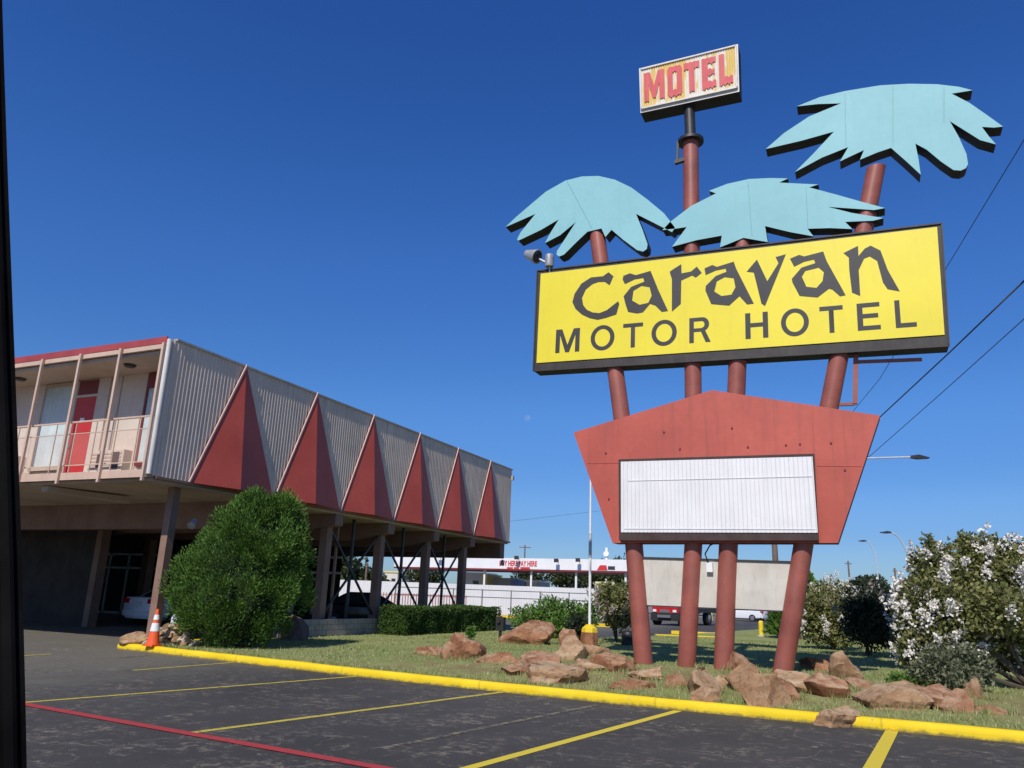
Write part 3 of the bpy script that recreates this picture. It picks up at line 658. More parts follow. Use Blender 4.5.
for i in range(4):
    a, b = mi[i], mi[(i + 1) % 4]; tr.bar((a[0], YF - .03, a[1]), (b[0], YF - .03, b[1]), .035, .05, (0, 1, 0))
tr.build('rim', 'white_trim', mot)
GM = {
 'M': [[(0, 0), (0, 1), (.3, 1), (.5, .5), (.7, 1), (1, 1), (1, 0), (.76, 0), (.76, .58), (.56, .08), (.44, .08), (.24, .58), (.24, 0)]],
 'O': [[(.0, .1), (.0, .9), (.12, 1), (.88, 1), (1, .9), (1, .1), (.88, 0), (.12, 0)], [(.36, .2), (.64, .2), (.64, .8), (.36, .8)]],
 'T': [[(.32, 0), (.32, .76), (0, .76), (0, 1), (1, 1), (1, .76), (.68, .76), (.68, 0)]],
 'E': [[(0, 0), (0, 1), (1, 1), (1, .8), (.42, .8), (.42, .62), (.9, .62), (.9, .42), (.42, .42), (.42, .22), (1, .22), (1, 0)]],
 'L': [[(0, 0), (0, 1), (.38, 1), (.38, .24), (1, .24), (1, 0)]],
}
def ragged(loop, rng):                       # drippy, ragged lower edges
    out = []
    for i, p in enumerate(loop):
        nx = loop[(i + 1) % len(loop)]; out.append(p)
        if abs(p[1] - nx[1]) < 1e-6 and abs(p[0] - nx[0]) > .12:
            n = max(2, int(abs(nx[0] - p[0]) / .14))
            for j in range(1, n): u = j / n; out.append((p[0] + (nx[0] - p[0]) * u, p[1] + (.03 if j % 2 else -.035) * (1 if p[1] < .9 else .3)))
    return out
for chx, u0, u1 in (('M', .035, .255), ('O', .29, .445), ('T', .465, .625), ('E', .65, .795), ('L', .825, .965)):
    L = []
    for lp in GM[chx]:
        L.append([tuple(q(u0 + (u1 - u0) * a, .13 + .74 * b)) for a, b in ragged(lp, rng)])
    plate('letter', L, 'motel_red', YF - .042, YF - .032, mot)

# flood lights on the board's left end, sundry bracket by the right pole
fx, fz = P(541, 262); ff = MB()
f1 = P(534, 257); f2 = P(549, 268)
c = Vector((f1[0], 15.7, f1[1])); d = Vector((.9, -.2, -.45)).normalized()
m = MB(); m.tube(c - d * .2, c + d * .12, .10, .17, 16); m.tube(c + d * .12, c + d * .16, .18, .18, 16)
fo = m.build('flood_lamp', 'grey_metal', sign)
MB().tube(c + d * .161, c + d * .165, .15, .15, 16).build('lens', 'glass_dark', fo)
MB().path([c - d * .02, (f2[0] - .08, 15.8, f1[1] - .2), (f2[0] - .02, 15.85, yl[0][1] + .01)], .03, 8).build('arm', 'grey_metal', fo)
c2 = P(550, 261); m = MB(); m.lathe([(0, -.16), (.10, -.16), (.11, -.1), (.11, .12), (.08, .15), (0, .15)], (c2[0], 15.75, c2[1]), 16)
fo = m.build('flood_lamp', 'grey_metal', sign)
MB().tube((c2[0], 15.8, c2[1] - .3), (c2[0], 15.76, c2[1] - .14), .025, .025, 8).build('arm', 'grey_metal', fo)
bk = MB()
a, b, c_, d_ = P(856, 352, 16), P(855, 404, 16), P(839, 404.5, 16), P(922, 359.5, 16); a2 = P(856, 362, 16); e2 = P(842, 354.5, 16)
bk.bar((a[0], 16, a[1]), (b[0], 16, b[1]), .09); bk.bar((b[0], 16, b[1]), (c_[0], 16, c_[1]), .06); bk.bar((a2[0], 16, a2[1]), (d_[0], 16, d_[1]), .06); bk.bar((e2[0], 16, e2[1]), (a[0], 16, a[1] - .05), .05)
bk.build('side_bracket', 'pole_red', sign)

# ------------------------------------------------------------------ the motel
XF = -15.0; Y0 = 12.78; Y1 = 32.95; ZB = 3.92; ZT = 7.24; XL = -46.0
bld = thing('motel_building', 'two-storey motel raised on posts, corrugated upper wall with red pyramids and a cream balcony', 'building', (-22, 23, 0))
def part(m, name, mat, parent=bld, **k): return m.build(name, mat, parent, **k)
# corrugated long wall (real ribs) and the return at its far end
m = MB(); pitch = .115; n = int((Y1 - Y0) / pitch)
for i in range(n):
    ya = Y0 + (Y1 - Y0) * i / n; yb = Y0 + (Y1 - Y0) * (i + 1) / n; dy = yb - ya
    pr = [(0, 0), (.22, 0), (.50, .018), (.68, .018), (.90, 0), (1, 0)]
    for (s0, d0), (s1, d1) in zip(pr, pr[1:]):
        m.quad((XF + d0, ya + dy * s0, ZB), (XF + d1, ya + dy * s1, ZB), (XF + d1, ya + dy * s1, ZT), (XF + d0, ya + dy * s0, ZT))
part(m, 'corrugated_wall', 'corr', smooth=0)
part(MB().box(XF - .2, XF - .002, Y0 + .01, Y1, ZB + .01, ZT - .02), 'wall', 'cream')
part(MB().box(XF - .25, XF + .05, Y0 + .1, Y1 + .02, ZT, ZT + .05), 'coping', 'concrete')
part(MB().box(XF - .08, XF + .05, Y0 + .1, Y1 + .01, ZB - .06, ZB - .001), 'bottom_trim', 'beam')
# red pyramids
S = 3.06; YS = 13.83; DP = .40
for i in range(6):
    a = YS + i * S; b = a + S; tip = (XF + .045, a + S * .46, ZT + .06); mid = (XF + DP, a + S * .46, ZB - .01)
    A = (XF + .045, a + .02, ZB - .01); B = (XF + .045, b - .02, ZB - .01); back = (XF + .045, mid[1], ZB - .01)
    pm = MB().tri(A, mid, tip).tri(mid, B, tip).tri(A, B, mid).tri(A, tip, B)
    po = part(pm, 'pyramid_panel', 'tri_red', smooth=10)
    t_ = MB().bar((A[0] + .02, A[1], A[2]), (tip[0] + .02, tip[1], tip[2]), .04, .04)
    t_.build('edge_trim', 'tri_trim', po)
part(MB().tube((XF - .02, Y0 - .08, ZB + .02), (XF - .02, Y0 - .08, ZT - .02), .065, .065, 12), 'downspout', 'white_trim')
# roof, soffit, fascia
part(MB().box(XL, XF - .26, Y0 - .12, Y1, ZT - .05, ZT + .02), 'roof', 'concrete')
part(MB().box(XL, XF - .03, Y0 - .16, Y0 - .121, ZT - .13, ZT + .04), 'roof_fascia', 'roof_red')
part(MB().box(XL, XF - .03, Y0 - .15, Y0 - .06, ZT - .25, ZT - .135), 'header', 'cream_trim')
part(MB().box(XL, XF - .21, Y0 - .05, 14.0, ZT - .34, ZT - .26), 'soffit', 'soffit')
part(MB().box(XL, XF - .05, Y0 - .1, 14.1, 3.88, 4.02), 'balcony_floor', 'soffit')
part(MB().box(XL, XF - .02, Y0 - .16, Y0 - .101, 3.86, 4.04), 'floor_fascia', 'cream_trim')
YW = 13.95
part(MB().box(XL, XF - .21, YW, YW + .15, 4.02, ZT - .2), 'room_wall', 'cream')
part(MB().box(-18.86, -18.42, YW - .06, YW - .001, 4.02, ZT - .345), 'pilaster', 'cream')
for xx in (-18.03, -17.05): part(MB().box(xx - .02, xx + .02, YW - .02, YW - .001, 4.02, ZT - .345), 'wall_batten', 'soffit')
px_posts = [-15.06, -16.52, -17.97, -19.44, -20.9, -22.36, -23.8, -25.3]
for x in px_posts: part(MB().box(x - .035, x + .035, Y0 - .225, Y0 - .165, 3.77, ZT - .135), 'post', 'cream_trim', smooth=0)
rl = MB()
rl.box(-30, XF - .1, Y0 - .1, Y0 - .06, 5.31, 5.35)
rl.box(-30, XF - .1, Y0 - .09, Y0 - .07, 5.02, 5.04); rl.box(-30, XF - .1, Y0 - .09, Y0 - .07, 4.22, 4.245)
x = -15.6
while x > -30: rl.box(x - .012, x + .012, Y0 - .088, Y0 - .068, 4.04, 5.3); x -= .73
ra = part(rl, 'railing', 'cream_trim', smooth=0)
MB().quad((-30, Y0 - .078, 4.25), (XF - .1, Y0 - .078, 4.25), (XF - .1, Y0 - .078, 5.02), (-30, Y0 - .078, 5.02)).build('screen', 'screen', ra, smooth=0)
# doors and windows
def room(xd0, xd1, xw0, xw1):
    d = part(MB().box(xd0, xd1, YW - .05, YW - .002, 4.03, 6.38), 'door', 'door_red')
    MB().box(xd0 + .28, xd0 + .45, YW - .058, YW - .051, 5.72, 5.80).build('room_number_plate', 'white_paint', d)
    MB().tube((xd0 + .07, YW - .1, 5.0), (xd0 + .07, YW - .05, 5.0), .035, .035, 10).build('handle', 'grey_metal', d)
    part(MB().box(xd0, xd1, YW - .05, YW - .002, 6.46, 6.86), 'transom_panel', 'maroon')
    part(MB().box(xd0 - .03, xd1 + .02, YW - .07, YW - .002, 6.385, 6.455), 'door_head', 'cream')
    wf = MB(); 
    wf.box(xw0 - .05, xw0, YW - .06, YW - .002, 4.4, 6.88); wf.box(xw1, xw1 + .06, YW - .06, YW - .002, 4.05, 6.88); wf.box(xw0, xw1, YW - .06, YW - .002, 6.76, 6.88); wf.box(xw0 - .08, xw1, YW - .1, YW - .002, 4.38, 4.48)
    wo = part(wf, 'window', 'soffit', smooth=0)
    g_ = MB(); K = 26
    for i in range(K):
        xa, xb = xw0 + (xw1 - xw0) * i / K, xw0 + (xw1 - xw0) * (i + 1) / K
        da, db = .012 * math.sin(i * 1.9), .012 * math.sin((i + 1) * 1.9)
        g_.quad((xa, YW - .03 + da, 4.48), (xb, YW - .03 + db, 4.48), (xb, YW - .03 + db, 6.76), (xa, YW - .03 + da, 6.76))
    g_.build('curtain', 'curtain', wo)
room(-19.66, -18.88, -21.05, -19.72)
room(-26.8, -26.1, -28.4, -27.0)
wf = MB(); wf.box(-17.0, -16.93, YW - .06, YW - .002, 4.4, 6.88); wf.box(-16.93, -15.3, YW - .06, YW - .002, 6.45, 6.88); wf.box(-16.93, -15.3, YW - .1, YW - .002, 4.38, 4.48)
wo = part(wf, 'window', 'maroon', smooth=0)
g_ = MB(); K = 26
for i in range(K):
    xa, xb = -16.93 + 1.63 * i / K, -16.93 + 1.63 * (i + 1) / K; da, db = .012 * math.sin(i * 1.7), .012 * math.sin((i + 1) * 1.7)
    g_.quad((xa, YW - .03 + da, 4.48), (xb, YW - .03 + db, 4.48), (xb, YW - .03 + db, 6.45), (xa, YW - .03 + da, 6.45))
g_.build('curtain', 'curtain', wo)
part(MB().box(XL, -19.6, YW - .03, YW - .002, 4.03, 4.36), 'skirting', 'soffit')
def aircon(x0, x1):
    ac = part(MB().box(x0, x1, YW - .25, YW - .002, 4.25, 4.80), 'air_conditioner', 'cream')
    gr = MB()
    for i in range(5): gr.box(x0 + .06, x1 - .06, YW - .262, YW - .251, 4.31 + i * .095, 4.35 + i * .095)
    gr.build('grille', 'soffit', ac)
    MB().box(x0 + .3, x0 + .52, YW - .275, YW - .263, 4.36, 4.7).build('vent', 'letter', ac); MB().box(x1 - .42, x1 - .14, YW - .275, YW - .263, 4.3, 4.74).build('vent', 'letter', ac)
aircon(-18.45, -17.2); aircon(-22.6, -21.4)
for x, y in ((-21.2, 13.2), (-16.9, 13.2)):
    part(MB().lathe([(0, -.07), (.12, -.06), (.16, 0), (0, .0)], (x, y, ZT - .345), 16), 'ceiling_lamp', 'letter')
# upper storey volume behind the balcony and the underside
part(MB().box(-27.0, XF - .205, 14.15, Y1 - .02, 4.0, ZT - .06), 'upper_storey', 'cream')
part(MB().box(XL, -27.05, 14.15, 31, 4.0, ZT - .06), 'rear_wing', 'cream')
part(MB().box(-27.0, XF - .06, Y0 + .02, Y1 - .05, 3.80, 3.87), 'underside', 'underside')
part(MB().box(XL, -27.05, Y0 + .02, 31, 3.80, 3.87), 'wing_underside', 'underside')
CY = [13.95, 16.95, 20.1, 23.1, 26.3, 29.35]; CX = -15.5
for i, y in enumerate(CY):
    bmh = MB(); xe = -26.8 if i else -16.75; cw_ = .105 if i == 0 else .135
    bmh.loft([[(CX + .45, y - .2, 3.45), (CX + .45, y + .2, 3.45), (CX + .45, y + .2, 3.795), (CX + .45, y - .2, 3.795)], [(CX - 1.2, y - .2, 3.22), (CX - 1.2, y + .2, 3.22), (CX - 1.2, y + .2, 3.795), (CX - 1.2, y - .2, 3.795)], [(xe, y - .2, 3.22), (xe, y + .2, 3.22), (xe, y + .2, 3.795), (xe, y - .2, 3.795)]])
    if i: part(bmh, 'cross_beam', 'beam')
    part(MB().box(CX - cw_, CX + cw_, y - cw_, y + cw_, -.02, 3.40 if i else 3.79), 'column', 'beam')
    if i > 1: part(MB().box(-26.7, -26.36, y - .17, y + .17, -.02, 3.21), 'column', 'beam')
part(MB().box(-26.9, CX + .3, Y1 - .55, Y1 - .1, 3.15, 3.795), 'end_beam', 'beam')
part(MB().box(XL, CX - .2, 16.6, 17.0, 3.05, 3.795), 'portico_beam', 'beam_lit')
part(MB().bar((-18.9, 12.95, 3.72), (-18.4, 15.0, 3.66), .34, .14), 'cantilever', 'soffit')
for i in range(2, 6):                                        # cross bracing in the outer bays
    a, b = CY[i], (CY[i + 1] if i < 5 else Y1 - .3)
    if i == 5: continue
    br = MB(); br.bar((CX, a + .17, .75), (CX, b - .17, 3.35), .05, .07); br.bar((CX + .03, a + .17, 3.35), (CX + .03, b - .17, .75), .05, .07)
    br.bar((CX - .06, (a + b) / 2, 0), (CX - .06, (a + b) / 2, 3.8), .08, .08)
    part(br, 'cross_brace', 'black_metal')
part(MB().bar((CX - .06, 18.7, 0), (CX - .06, 18.7, 3.8), .1, .1), 'post', 'beam')
part(MB().bar((CX - .06, 20.75, 0), (CX - .06, 20.75, 3.8), .07, .07), 'post', 'beam')
# ground-floor block, office front
xw_e = on_y(90, 590, 19.2)[0]
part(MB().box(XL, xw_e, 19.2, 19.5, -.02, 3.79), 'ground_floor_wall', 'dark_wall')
part(MB().box(xw_e + .01, xw_e + .28, 19.1, 19.45, -.02, 3.79), 'column', 'beam')
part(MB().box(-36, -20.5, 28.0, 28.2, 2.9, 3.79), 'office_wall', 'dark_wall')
sf = MB()
for x in [-36 + i * 1.3 for i in range(12)]: sf.box(x - .05, x + .05, 27.9, 27.99, 0, 2.9)
sf.box(-36, -20.6, 27.9, 27.99, 2.15, 2.25); sf.box(-36, -20.6, 27.9, 27.99, 2.8, 2.9); sf.box(-36, -20.6, 27.9, 27.99, 0, .12)
so_ = part(sf, 'office_front', 'white_paint')
MB().quad((-36, 27.96, .05), (-20.6, 27.96, .05), (-20.6, 27.96, 2.85), (-36, 27.96, 2.85)).build('pane', 'glass_dark', so_)
# two security lamps under the eaves
for y in (14.15, 32.4):
    lp = MB(); lp.tube((CX + .3, y + .3, 3.05), (CX + .38, y + .12, 2.9), .06, .1, 12); part(lp, 'security_lamp', 'grey_metal')
part(MB().box(XF + .05, XF + .16, Y1 - .2, Y1 - .05, 6.75, 6.95), 'lamp_bracket', 'concrete')

# low block wall
m = MB()
for r_ in range(4):
    y = 17.9 - (r_ % 2) * .2
    while y < 23:
        m.box(-15.32, -15.14, max(17.9, y) + .005, min(23.0, y + .385), .0 + r_ * .16, .148 + r_ * .16); y += .4
m.box(-15.30, -15.16, 17.91, 22.99, 0, .63)
lw = tag(m.build('low_wall', 'lowbrick'), 'low grey block wall between the posts under the motel', 'wall'); rebase(lw, (-15.23, 20.4, 0))

# ------------------------------------------------------------------ rocks
def rock_mesh(w_, d_, h_, seed, sub=4, facets=16):
    import bmesh
    rg = random.Random(seed)
    bm = bmesh.new(); bmesh.ops.create_icosphere(bm, subdivisions=sub, radius=1)
    pl = []
    for _ in range(facets):
        n = Vector((rg.gauss(0, 1), rg.gauss(0, 1), rg.gauss(.15, .8))).normalized(); pl.append((n, rg.uniform(.38, .8)))
    off = Vector((seed * 3.1, seed * 1.7, seed * .9))
    for v in bm.verts:
        p = v.co.copy()
        for n, k in pl:
            t_ = p.dot(n)
            if t_ > k: p -= n * (t_ - k) * .97
        lay = math.sin(p.z * 9 + 2 * noise.noise(p * 1.2 + off)) * .035
        p *= 1 + .16 * noise.noise(p * 1.4 + off) + .09 * noise.noise(p * 3.5 + off) + .05 * noise.noise(p * 9 + off) + lay
        v.co = p
    mx = [max(abs(v.co[i]) for v in bm.verts) for i in range(3)]
    for v in bm.verts: v.co = Vector((v.co.x / mx[0] * w_ / 2, v.co.y / mx[1] * d_ / 2, (v.co.z / mx[2] * .5 + .18) / .68 * h_))
    me = bpy.data.meshes.new('rock'); bm.to_mesh(me); bm.free()
    me.shade_smooth(); me.set_sharp_from_angle(angle=R(26)); return me
def rock(px, py, wp, hp, label, mat='rock_red', depth=.95, yaw=0., lean=0., fac=16, seed=[0], name='boulder', cat='rock', sink=0., grp='rocks around the sign'):
    """px,py: foot of the rock in the photo; wp,hp: its size there in pixels"""
    seed[0] += 1
    p = ground(px, py); s = ppm(p); w_ = wp * (1.42 if px > 730 else 1.36) / s; h_ = hp / s / math.cos(PITCH) * (.95 if px > 730 else .92)
    me = rock_mesh(w_, w_ * depth, h_ + sink, seed[0], 4, fac); me.materials.append(MAT[mat])
    o = bpy.data.objects.new(name, me); col.objects.link(o)
    back = Vector((p.x, p.y, 0)).normalized() * (w_ * depth * .36)
    q_ = p + back; o.location = (q_.x, q_.y, lawn_z(q_.x, q_.y) - sink); o.rotation_euler = (0, lean, AZ + yaw)
    tag(o, label, cat, grp); return o
RK = [
 (464, 659, 36, 27, 'rounded reddish boulder with a small plant on its shoulder, alone on the left lawn', 'rock_red', .9, 0, 0),
 (436, 656, 34, 9, 'flat low rock slab just left of the boulder topped by a plant', 'rock_red', .7, 0, 0),
 (500, 663, 36, 13, 'low flat reddish rock at the left end of the rockery', 'rock_red', .8, 0, 0),
 (516, 675, 27, 17, 'small angular brown rock at the left front of the rockery', 'rock_red', .8, .4, .1),
 (560, 684, 56, 30, 'large broad tan boulder in the left front of the rockery', 'rock_tan', .75, .2, .08),
 (536, 664, 26, 18, 'upright small rock behind the left end of the large broad tan boulder', 'rock_red', .8, 1, 0),
 (571, 660, 40, 24, 'pointed tan rock in front of the yellow-topped pole footing', 'rock_tan', .8, 0, -.15),
 (613, 672, 34, 22, 'brown layered rock just left of the first sign pole', 'rock_red', .9, .5, .1),
 (634, 690, 42, 16, 'flat wedge rock in front of the first sign pole', 'rock_red', .8, 0, .18),
 (650, 678, 34, 12, 'low grassy rock at the foot of the first sign pole', 'rock_tan', .8, 0, 0),
 (674, 688, 24, 14, 'small pointed red rock in front of the gap between first and second poles', 'rock_red', .8, .6, -.2),
 (703, 695, 34, 26, 'blocky brown rock in front of the second sign pole', 'rock_tan', .8, .2, .15),
 (706, 702, 24, 14, 'small low rock lying nearest the kerb before the second pole', 'rock_tan', .8, .9, 0),
 (727, 685, 28, 14, 'overhanging thin rock at the foot of the third sign pole', 'rock_tan', .8, 0, -.1),
 (752, 688, 26, 40, 'tall leaning tan rock between third and fourth sign poles', 'rock_tan', .9, .3, -.35),
 (763, 707, 40, 34, 'large tan boulder standing near the kerb between third and fourth poles', 'rock_tan', .8, .8, .2),
 (795, 690, 40, 18, 'low tan rock in front of the fourth sign pole', 'rock_tan', .8, 0, .1),
 (818, 671, 30, 14, 'flat-topped red rock just right of the fourth sign pole', 'rock_red', .9, 0, 0),
 (846, 681, 26, 29, 'upright rounded boulder right of the fourth sign pole', 'rock_tan', 1, 0, 0),
 (832, 697, 46, 22, 'sloping pinkish rock slab below the upright rounded boulder', 'rock_red', .7, .2, .18),
 (882, 709, 62, 30, 'biggest long tan boulder of the right half of the rockery', 'rock_tan', .7, .1, 0),
 (926, 707, 42, 26, 'split red boulder right of the biggest long boulder', 'rock_red', .8, .5, .05),
 (905, 692, 36, 12, 'flat red rock lying behind the split red boulder', 'rock_red', .8, .1, 0),
 (957, 689, 21, 13, 'small square red block on top of the right pile', 'rock_red', 1, .2, 0),
 (955, 712, 42, 22, 'heap-like brown boulder at the right of the rockery', 'rock_red', .8, .7, 0),
 (978, 699, 18, 22, 'narrow upright tan rock at the right end of the rockery', 'rock_tan', .8, 1.2, .1),
 (990, 714, 30, 12, 'last low red rock at the far right end of the rockery', 'rock_red', .8, 0, 0),
 (690, 667, 20, 10, 'little rock in the grass behind the second and third poles', 'rock_tan', .8, 0, 0),
 (532, 645, 50, 26, 'wide reddish boulder under the bright green shrub', 'rock_red', .7, 0, 0),
 (566, 646, 24, 26, 'upright reddish rock on the right of the boulder under the green shrub', 'rock_red', .9, .5, 0),
 (594, 657, 26, 14, 'squat brown rock just below the yellow-topped footing', 'rock_tan', .9, .3, 0),
 (740, 672, 26, 20, 'brown rock in the grass just right of the third sign pole', 'rock_red', .9, .3, 0),
 (780, 700, 34, 18, 'low brown rock beside the large tan boulder near the kerb', 'rock_red', .9, .5, 0),
 (862, 692, 34, 16, 'flat brown rock at the left end of the biggest long boulder', 'rock_red', .9, .2, .1),
 (940, 700, 34, 20, 'sloping brown rock wedged behind the heap-like brown boulder', 'rock_red', .9, .9, -.1),
 (590, 671, 36, 16, 'low tan rock filling the gap right of the large broad tan boulder', 'rock_tan', .9, .4, 0),
 (545, 671, 34, 16, 'low brown rock close behind the large broad tan boulder', 'rock_red', .9, .6, 0),
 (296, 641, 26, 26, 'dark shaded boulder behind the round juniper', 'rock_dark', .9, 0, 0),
]
for i_, r_ in enumerate(RK): rock(r_[0], r_[1], r_[2], r_[3], r_[4], r_[5], r_[6] * 1.15, r_[7], r_[8], fac=6 if i_ in (0, 18) else 16, sink=.07)
tg = MB(); rgt = random.Random(44)
for i_, r_ in enumerate(RK):
    p0 = ground(r_[0], r_[1]); wd0 = r_[2] * 1.4 / ppm(p0) * .5; back = Vector((p0.x, p0.y, 0)).normalized(); c0 = p0 + back * (wd0 * .75)
    for k in range(70):
        a = rgt.uniform(0, 6.28); rr = wd0 * rgt.uniform(.85, 1.15); x, y = c0.x + math.cos(a) * rr, c0.y + math.sin(a) * rr
        if y < kerb_y(x) + .2: continue
        z = max(lawn_z(x, y), .125)
        for q_ in range(rgt.randint(1, 4)):
            h = rgt.uniform(.05, .15); b_ = rgt.uniform(0, 6.28); dx, dy = math.cos(b_) * .007, math.sin(b_) * .007; x1, y1 = x + rgt.uniform(-.05, .05), y + rgt.uniform(-.05, .05)
            tg.tri((x1 - dx, y1 - dy, z - .01), (x1 + dx, y1 + dy, z - .01), (x1 + rgt.uniform(-.07, .07), y1 + rgt.uniform(-.07, .07), z + h))
o = tg.build('long_grass', 'grass', smooth=0, fix=False); o['kind'] = 'stuff'
# stone that rolled onto the kerb
p = Vector((-.62, 11.72, 0)); me = rock_mesh(.68, .45, .30, 91); me.materials.append(MAT['rock_tan']); o = bpy.data.objects.new('boulder', me); col.objects.link(o)
a = CAM + ray(836, 727) * (-CAMH / ray(836, 727).z); o.location = (a.x, a.y + .12, -.01); o.rotation_euler = (.0, .12, AZ); tag(o, 'loose stone lying in the lot against the yellow kerb', 'rock', 'rocks around the sign')
rock(139, 644, 26, 14, 'rounded tan rock left of the traffic cone', 'rock_tan', .8, grp='stones by the cone')
rock(153, 642, 20, 22, 'pale pinkish rock just behind the traffic cone', 'rock_pale', .8, 0, .3, grp='stones by the cone')
# pile of flat stones (one dry-stacked heap)
pc = ground(170, 645); s_ = ppm(pc)
pile = thing('stone_pile', 'heap of stacked flat pale stones beside the round juniper', 'stone pile', pc)
rg = random.Random(8); idx = 0
for lay in range(5):
    for k in range(7 - lay):
        me = rock_mesh(.2, .3, .11, 200 + idx, 2, 5); me.materials.append(MAT['rock_pale' if rg.random() < .6 else 'rock_tan'])
        o = bpy.data.objects.new('stone', me); col.objects.link(o); o.parent = pile
        o.location = Vector((math.cos(AZ), math.sin(AZ), 0)) * ((k - (6 - lay) / 2) * .17 + rg.uniform(-.03, .03)) + Vector((rg.uniform(-.06, .06), rg.uniform(-.06, .06), lay * .095)); o.rotation_euler.z = AZ + rg.uniform(-.4, .4); idx += 1
bg_ = rock_mesh(.26, .26, .2, 400, 3, 3); bg_.materials.append(MAT['bag']); o = bpy.data.objects.new('plastic_bag', bg_); col.objects.link(o)
o.location = pc + Vector((.02, .05, .5)); tag(o, 'crumpled white plastic bag on top of the stone pile', 'bag')

# ------------------------------------------------------------------ traffic cone
cp = ground(152.5, 646); cone = thing('traffic_cone', 'orange traffic cone with white bands on the lawn corner', 'traffic cone', cp)
s_ = ppm(cp); h = 34.5 / s_ * 1.03; kx = h / .9
m = MB(); m.box(cp.x - .17 * kx, cp.x + .17 * kx, cp.y - .17 * kx, cp.y + .17 * kx, cp.z, cp.z + .04); m.build('base', 'cone_orange', cone)
def cr(z): return (.165 - .13 * z / .9) * kx
m = MB(); m.lathe([(cr(z), z * kx) for z in (.035, .2, .38, .5, .66, .78, .9)] + [(0, .9 * kx)], cp, 24); m.build('body', 'cone_orange', cone)
for a, b in ((.36, .56), (.64, .76)): MB().lathe([(cr(a) + .004, a * kx), (cr(b) + .004, b * kx)], cp, 24).build('band', 'cone_white', cone)

# ------------------------------------------------------------------ plants
def leaf(mb, p, d, L, W, rg):
    d = d.normalized(); s = d.cross(Vector((rg.gauss(0, 1), rg.gauss(0, 1), rg.gauss(0, 1)))).normalized()
    q_ = p + d * L; mpt = p + d * (L * .5); n = len(mb.v)
    mb.v += [tuple(p), tuple(mpt + s * W), tuple(q_), tuple(mpt - s * W)]; mb.f.append((n, n + 1, n + 2, n + 3))
def rdir(rg):
    while 1:
        v = Vector((rg.uniform(-1, 1), rg.uniform(-1, 1), rg.uniform(-1, 1)))
        if .05 < v.length < 1: return v.normalized()
def crown_points(c, rad, n, rg, lump=.18, fr=2.2, inner=.55):
    """points with outward normals through the outer part of a lumpy ellipsoid"""
    out = []
    for _ in range(n):
        d = rdir(rg); k = 1 + lump * noise.noise(d * fr + c * .37) + lump * .6 * noise.noise(d * fr * 2.7 + c)
        t_ = 1 - (1 - inner) * rg.random() ** 2
        p = c + Vector((d.x * rad[0], d.y * rad[1], d.z * rad[2])) * (k * t_); out.append((p, d))
    return out
# round juniper
jb = ground(231, 650); js = ppm(jb); jw = 134 / js; jh = 152 / js / math.cos(PITCH)
jy = jb + Vector((jb.x, jb.y, 0)).normalized() * (jw * .42); jy.z = lawn_z(jy.x, jy.y)
jun = thing('juniper_tree', 'dense bright green egg-shaped juniper beside the motel', 'tree', jy)
MB().tube(jy + Vector((0, 0, -.05)), jy + Vector((.05, 0, jh * .5)), .13, .07, 10).build('trunk', 'bark', jun)
rg = random.Random(3); m = MB()
JT = [(0, .60), (.03, .62), (.1, .76), (.18, .87), (.3, .98), (.42, 1.0), (.6, .90), (.72, .76), (.8, .64), (.88, .50), (.94, .36), (.98, .20), (1.0, .06)]
def jr(z): return jw / 2 * lerp_tab(JT, z / jh)
def jsurf(z, a):
    d = Vector((math.cos(a), math.sin(a), 0)); q_ = Vector((d.x * 1.3, d.y * 1.3, z * .9))
    k = 1 + .18 * noise.noise(q_ * 1.3 + Vector((5, 0, 0))) + .08 * noise.noise(q_ * 2.6); return jy + r0 * (.52 * (z / jh) ** 2) + Vector((d.x * jr(z) * k, d.y * jr(z) * k, z))
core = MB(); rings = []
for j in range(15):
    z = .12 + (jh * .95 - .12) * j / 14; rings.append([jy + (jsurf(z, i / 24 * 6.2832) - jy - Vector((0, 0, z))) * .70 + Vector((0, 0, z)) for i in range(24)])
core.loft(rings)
for k in range(330):
    z = jh * (.03 + .94 * rg.random() ** .85); a = rg.uniform(0, 6.2832); ax = jy + r0 * (.52 * (z / jh) ** 2); ax.z = jy.z + z
    o_ = Vector((math.cos(a), math.sin(a), 0)); p0 = ax + (jsurf(z, a) - ax) * rg.uniform(.70, 1.01); tr_ = rg.uniform(.15, .33)
    base_d = (o_ * (1.1 - .5 * z / jh) + Vector((0, 0, .35 + .6 * z / jh))).normalized()
    for q_ in range(210):
        d = (base_d * .55 + rdir(rg)).normalized(); pp_ = p0 + Vector((d.x, d.y, d.z * 1.35)) * (tr_ * rg.random() ** .25)
        leaf(m, pp_, d * .7 + base_d * .5 + Vector((0, 0, .5)) + rdir(rg) * .4, rg.uniform(.05, .11), rg.uniform(.009, .017), rg)
cr_o = m.build('crown', 'juniper', jun, smooth=0, fix=False); core.build('inner_foliage', 'juniper_core', cr_o)

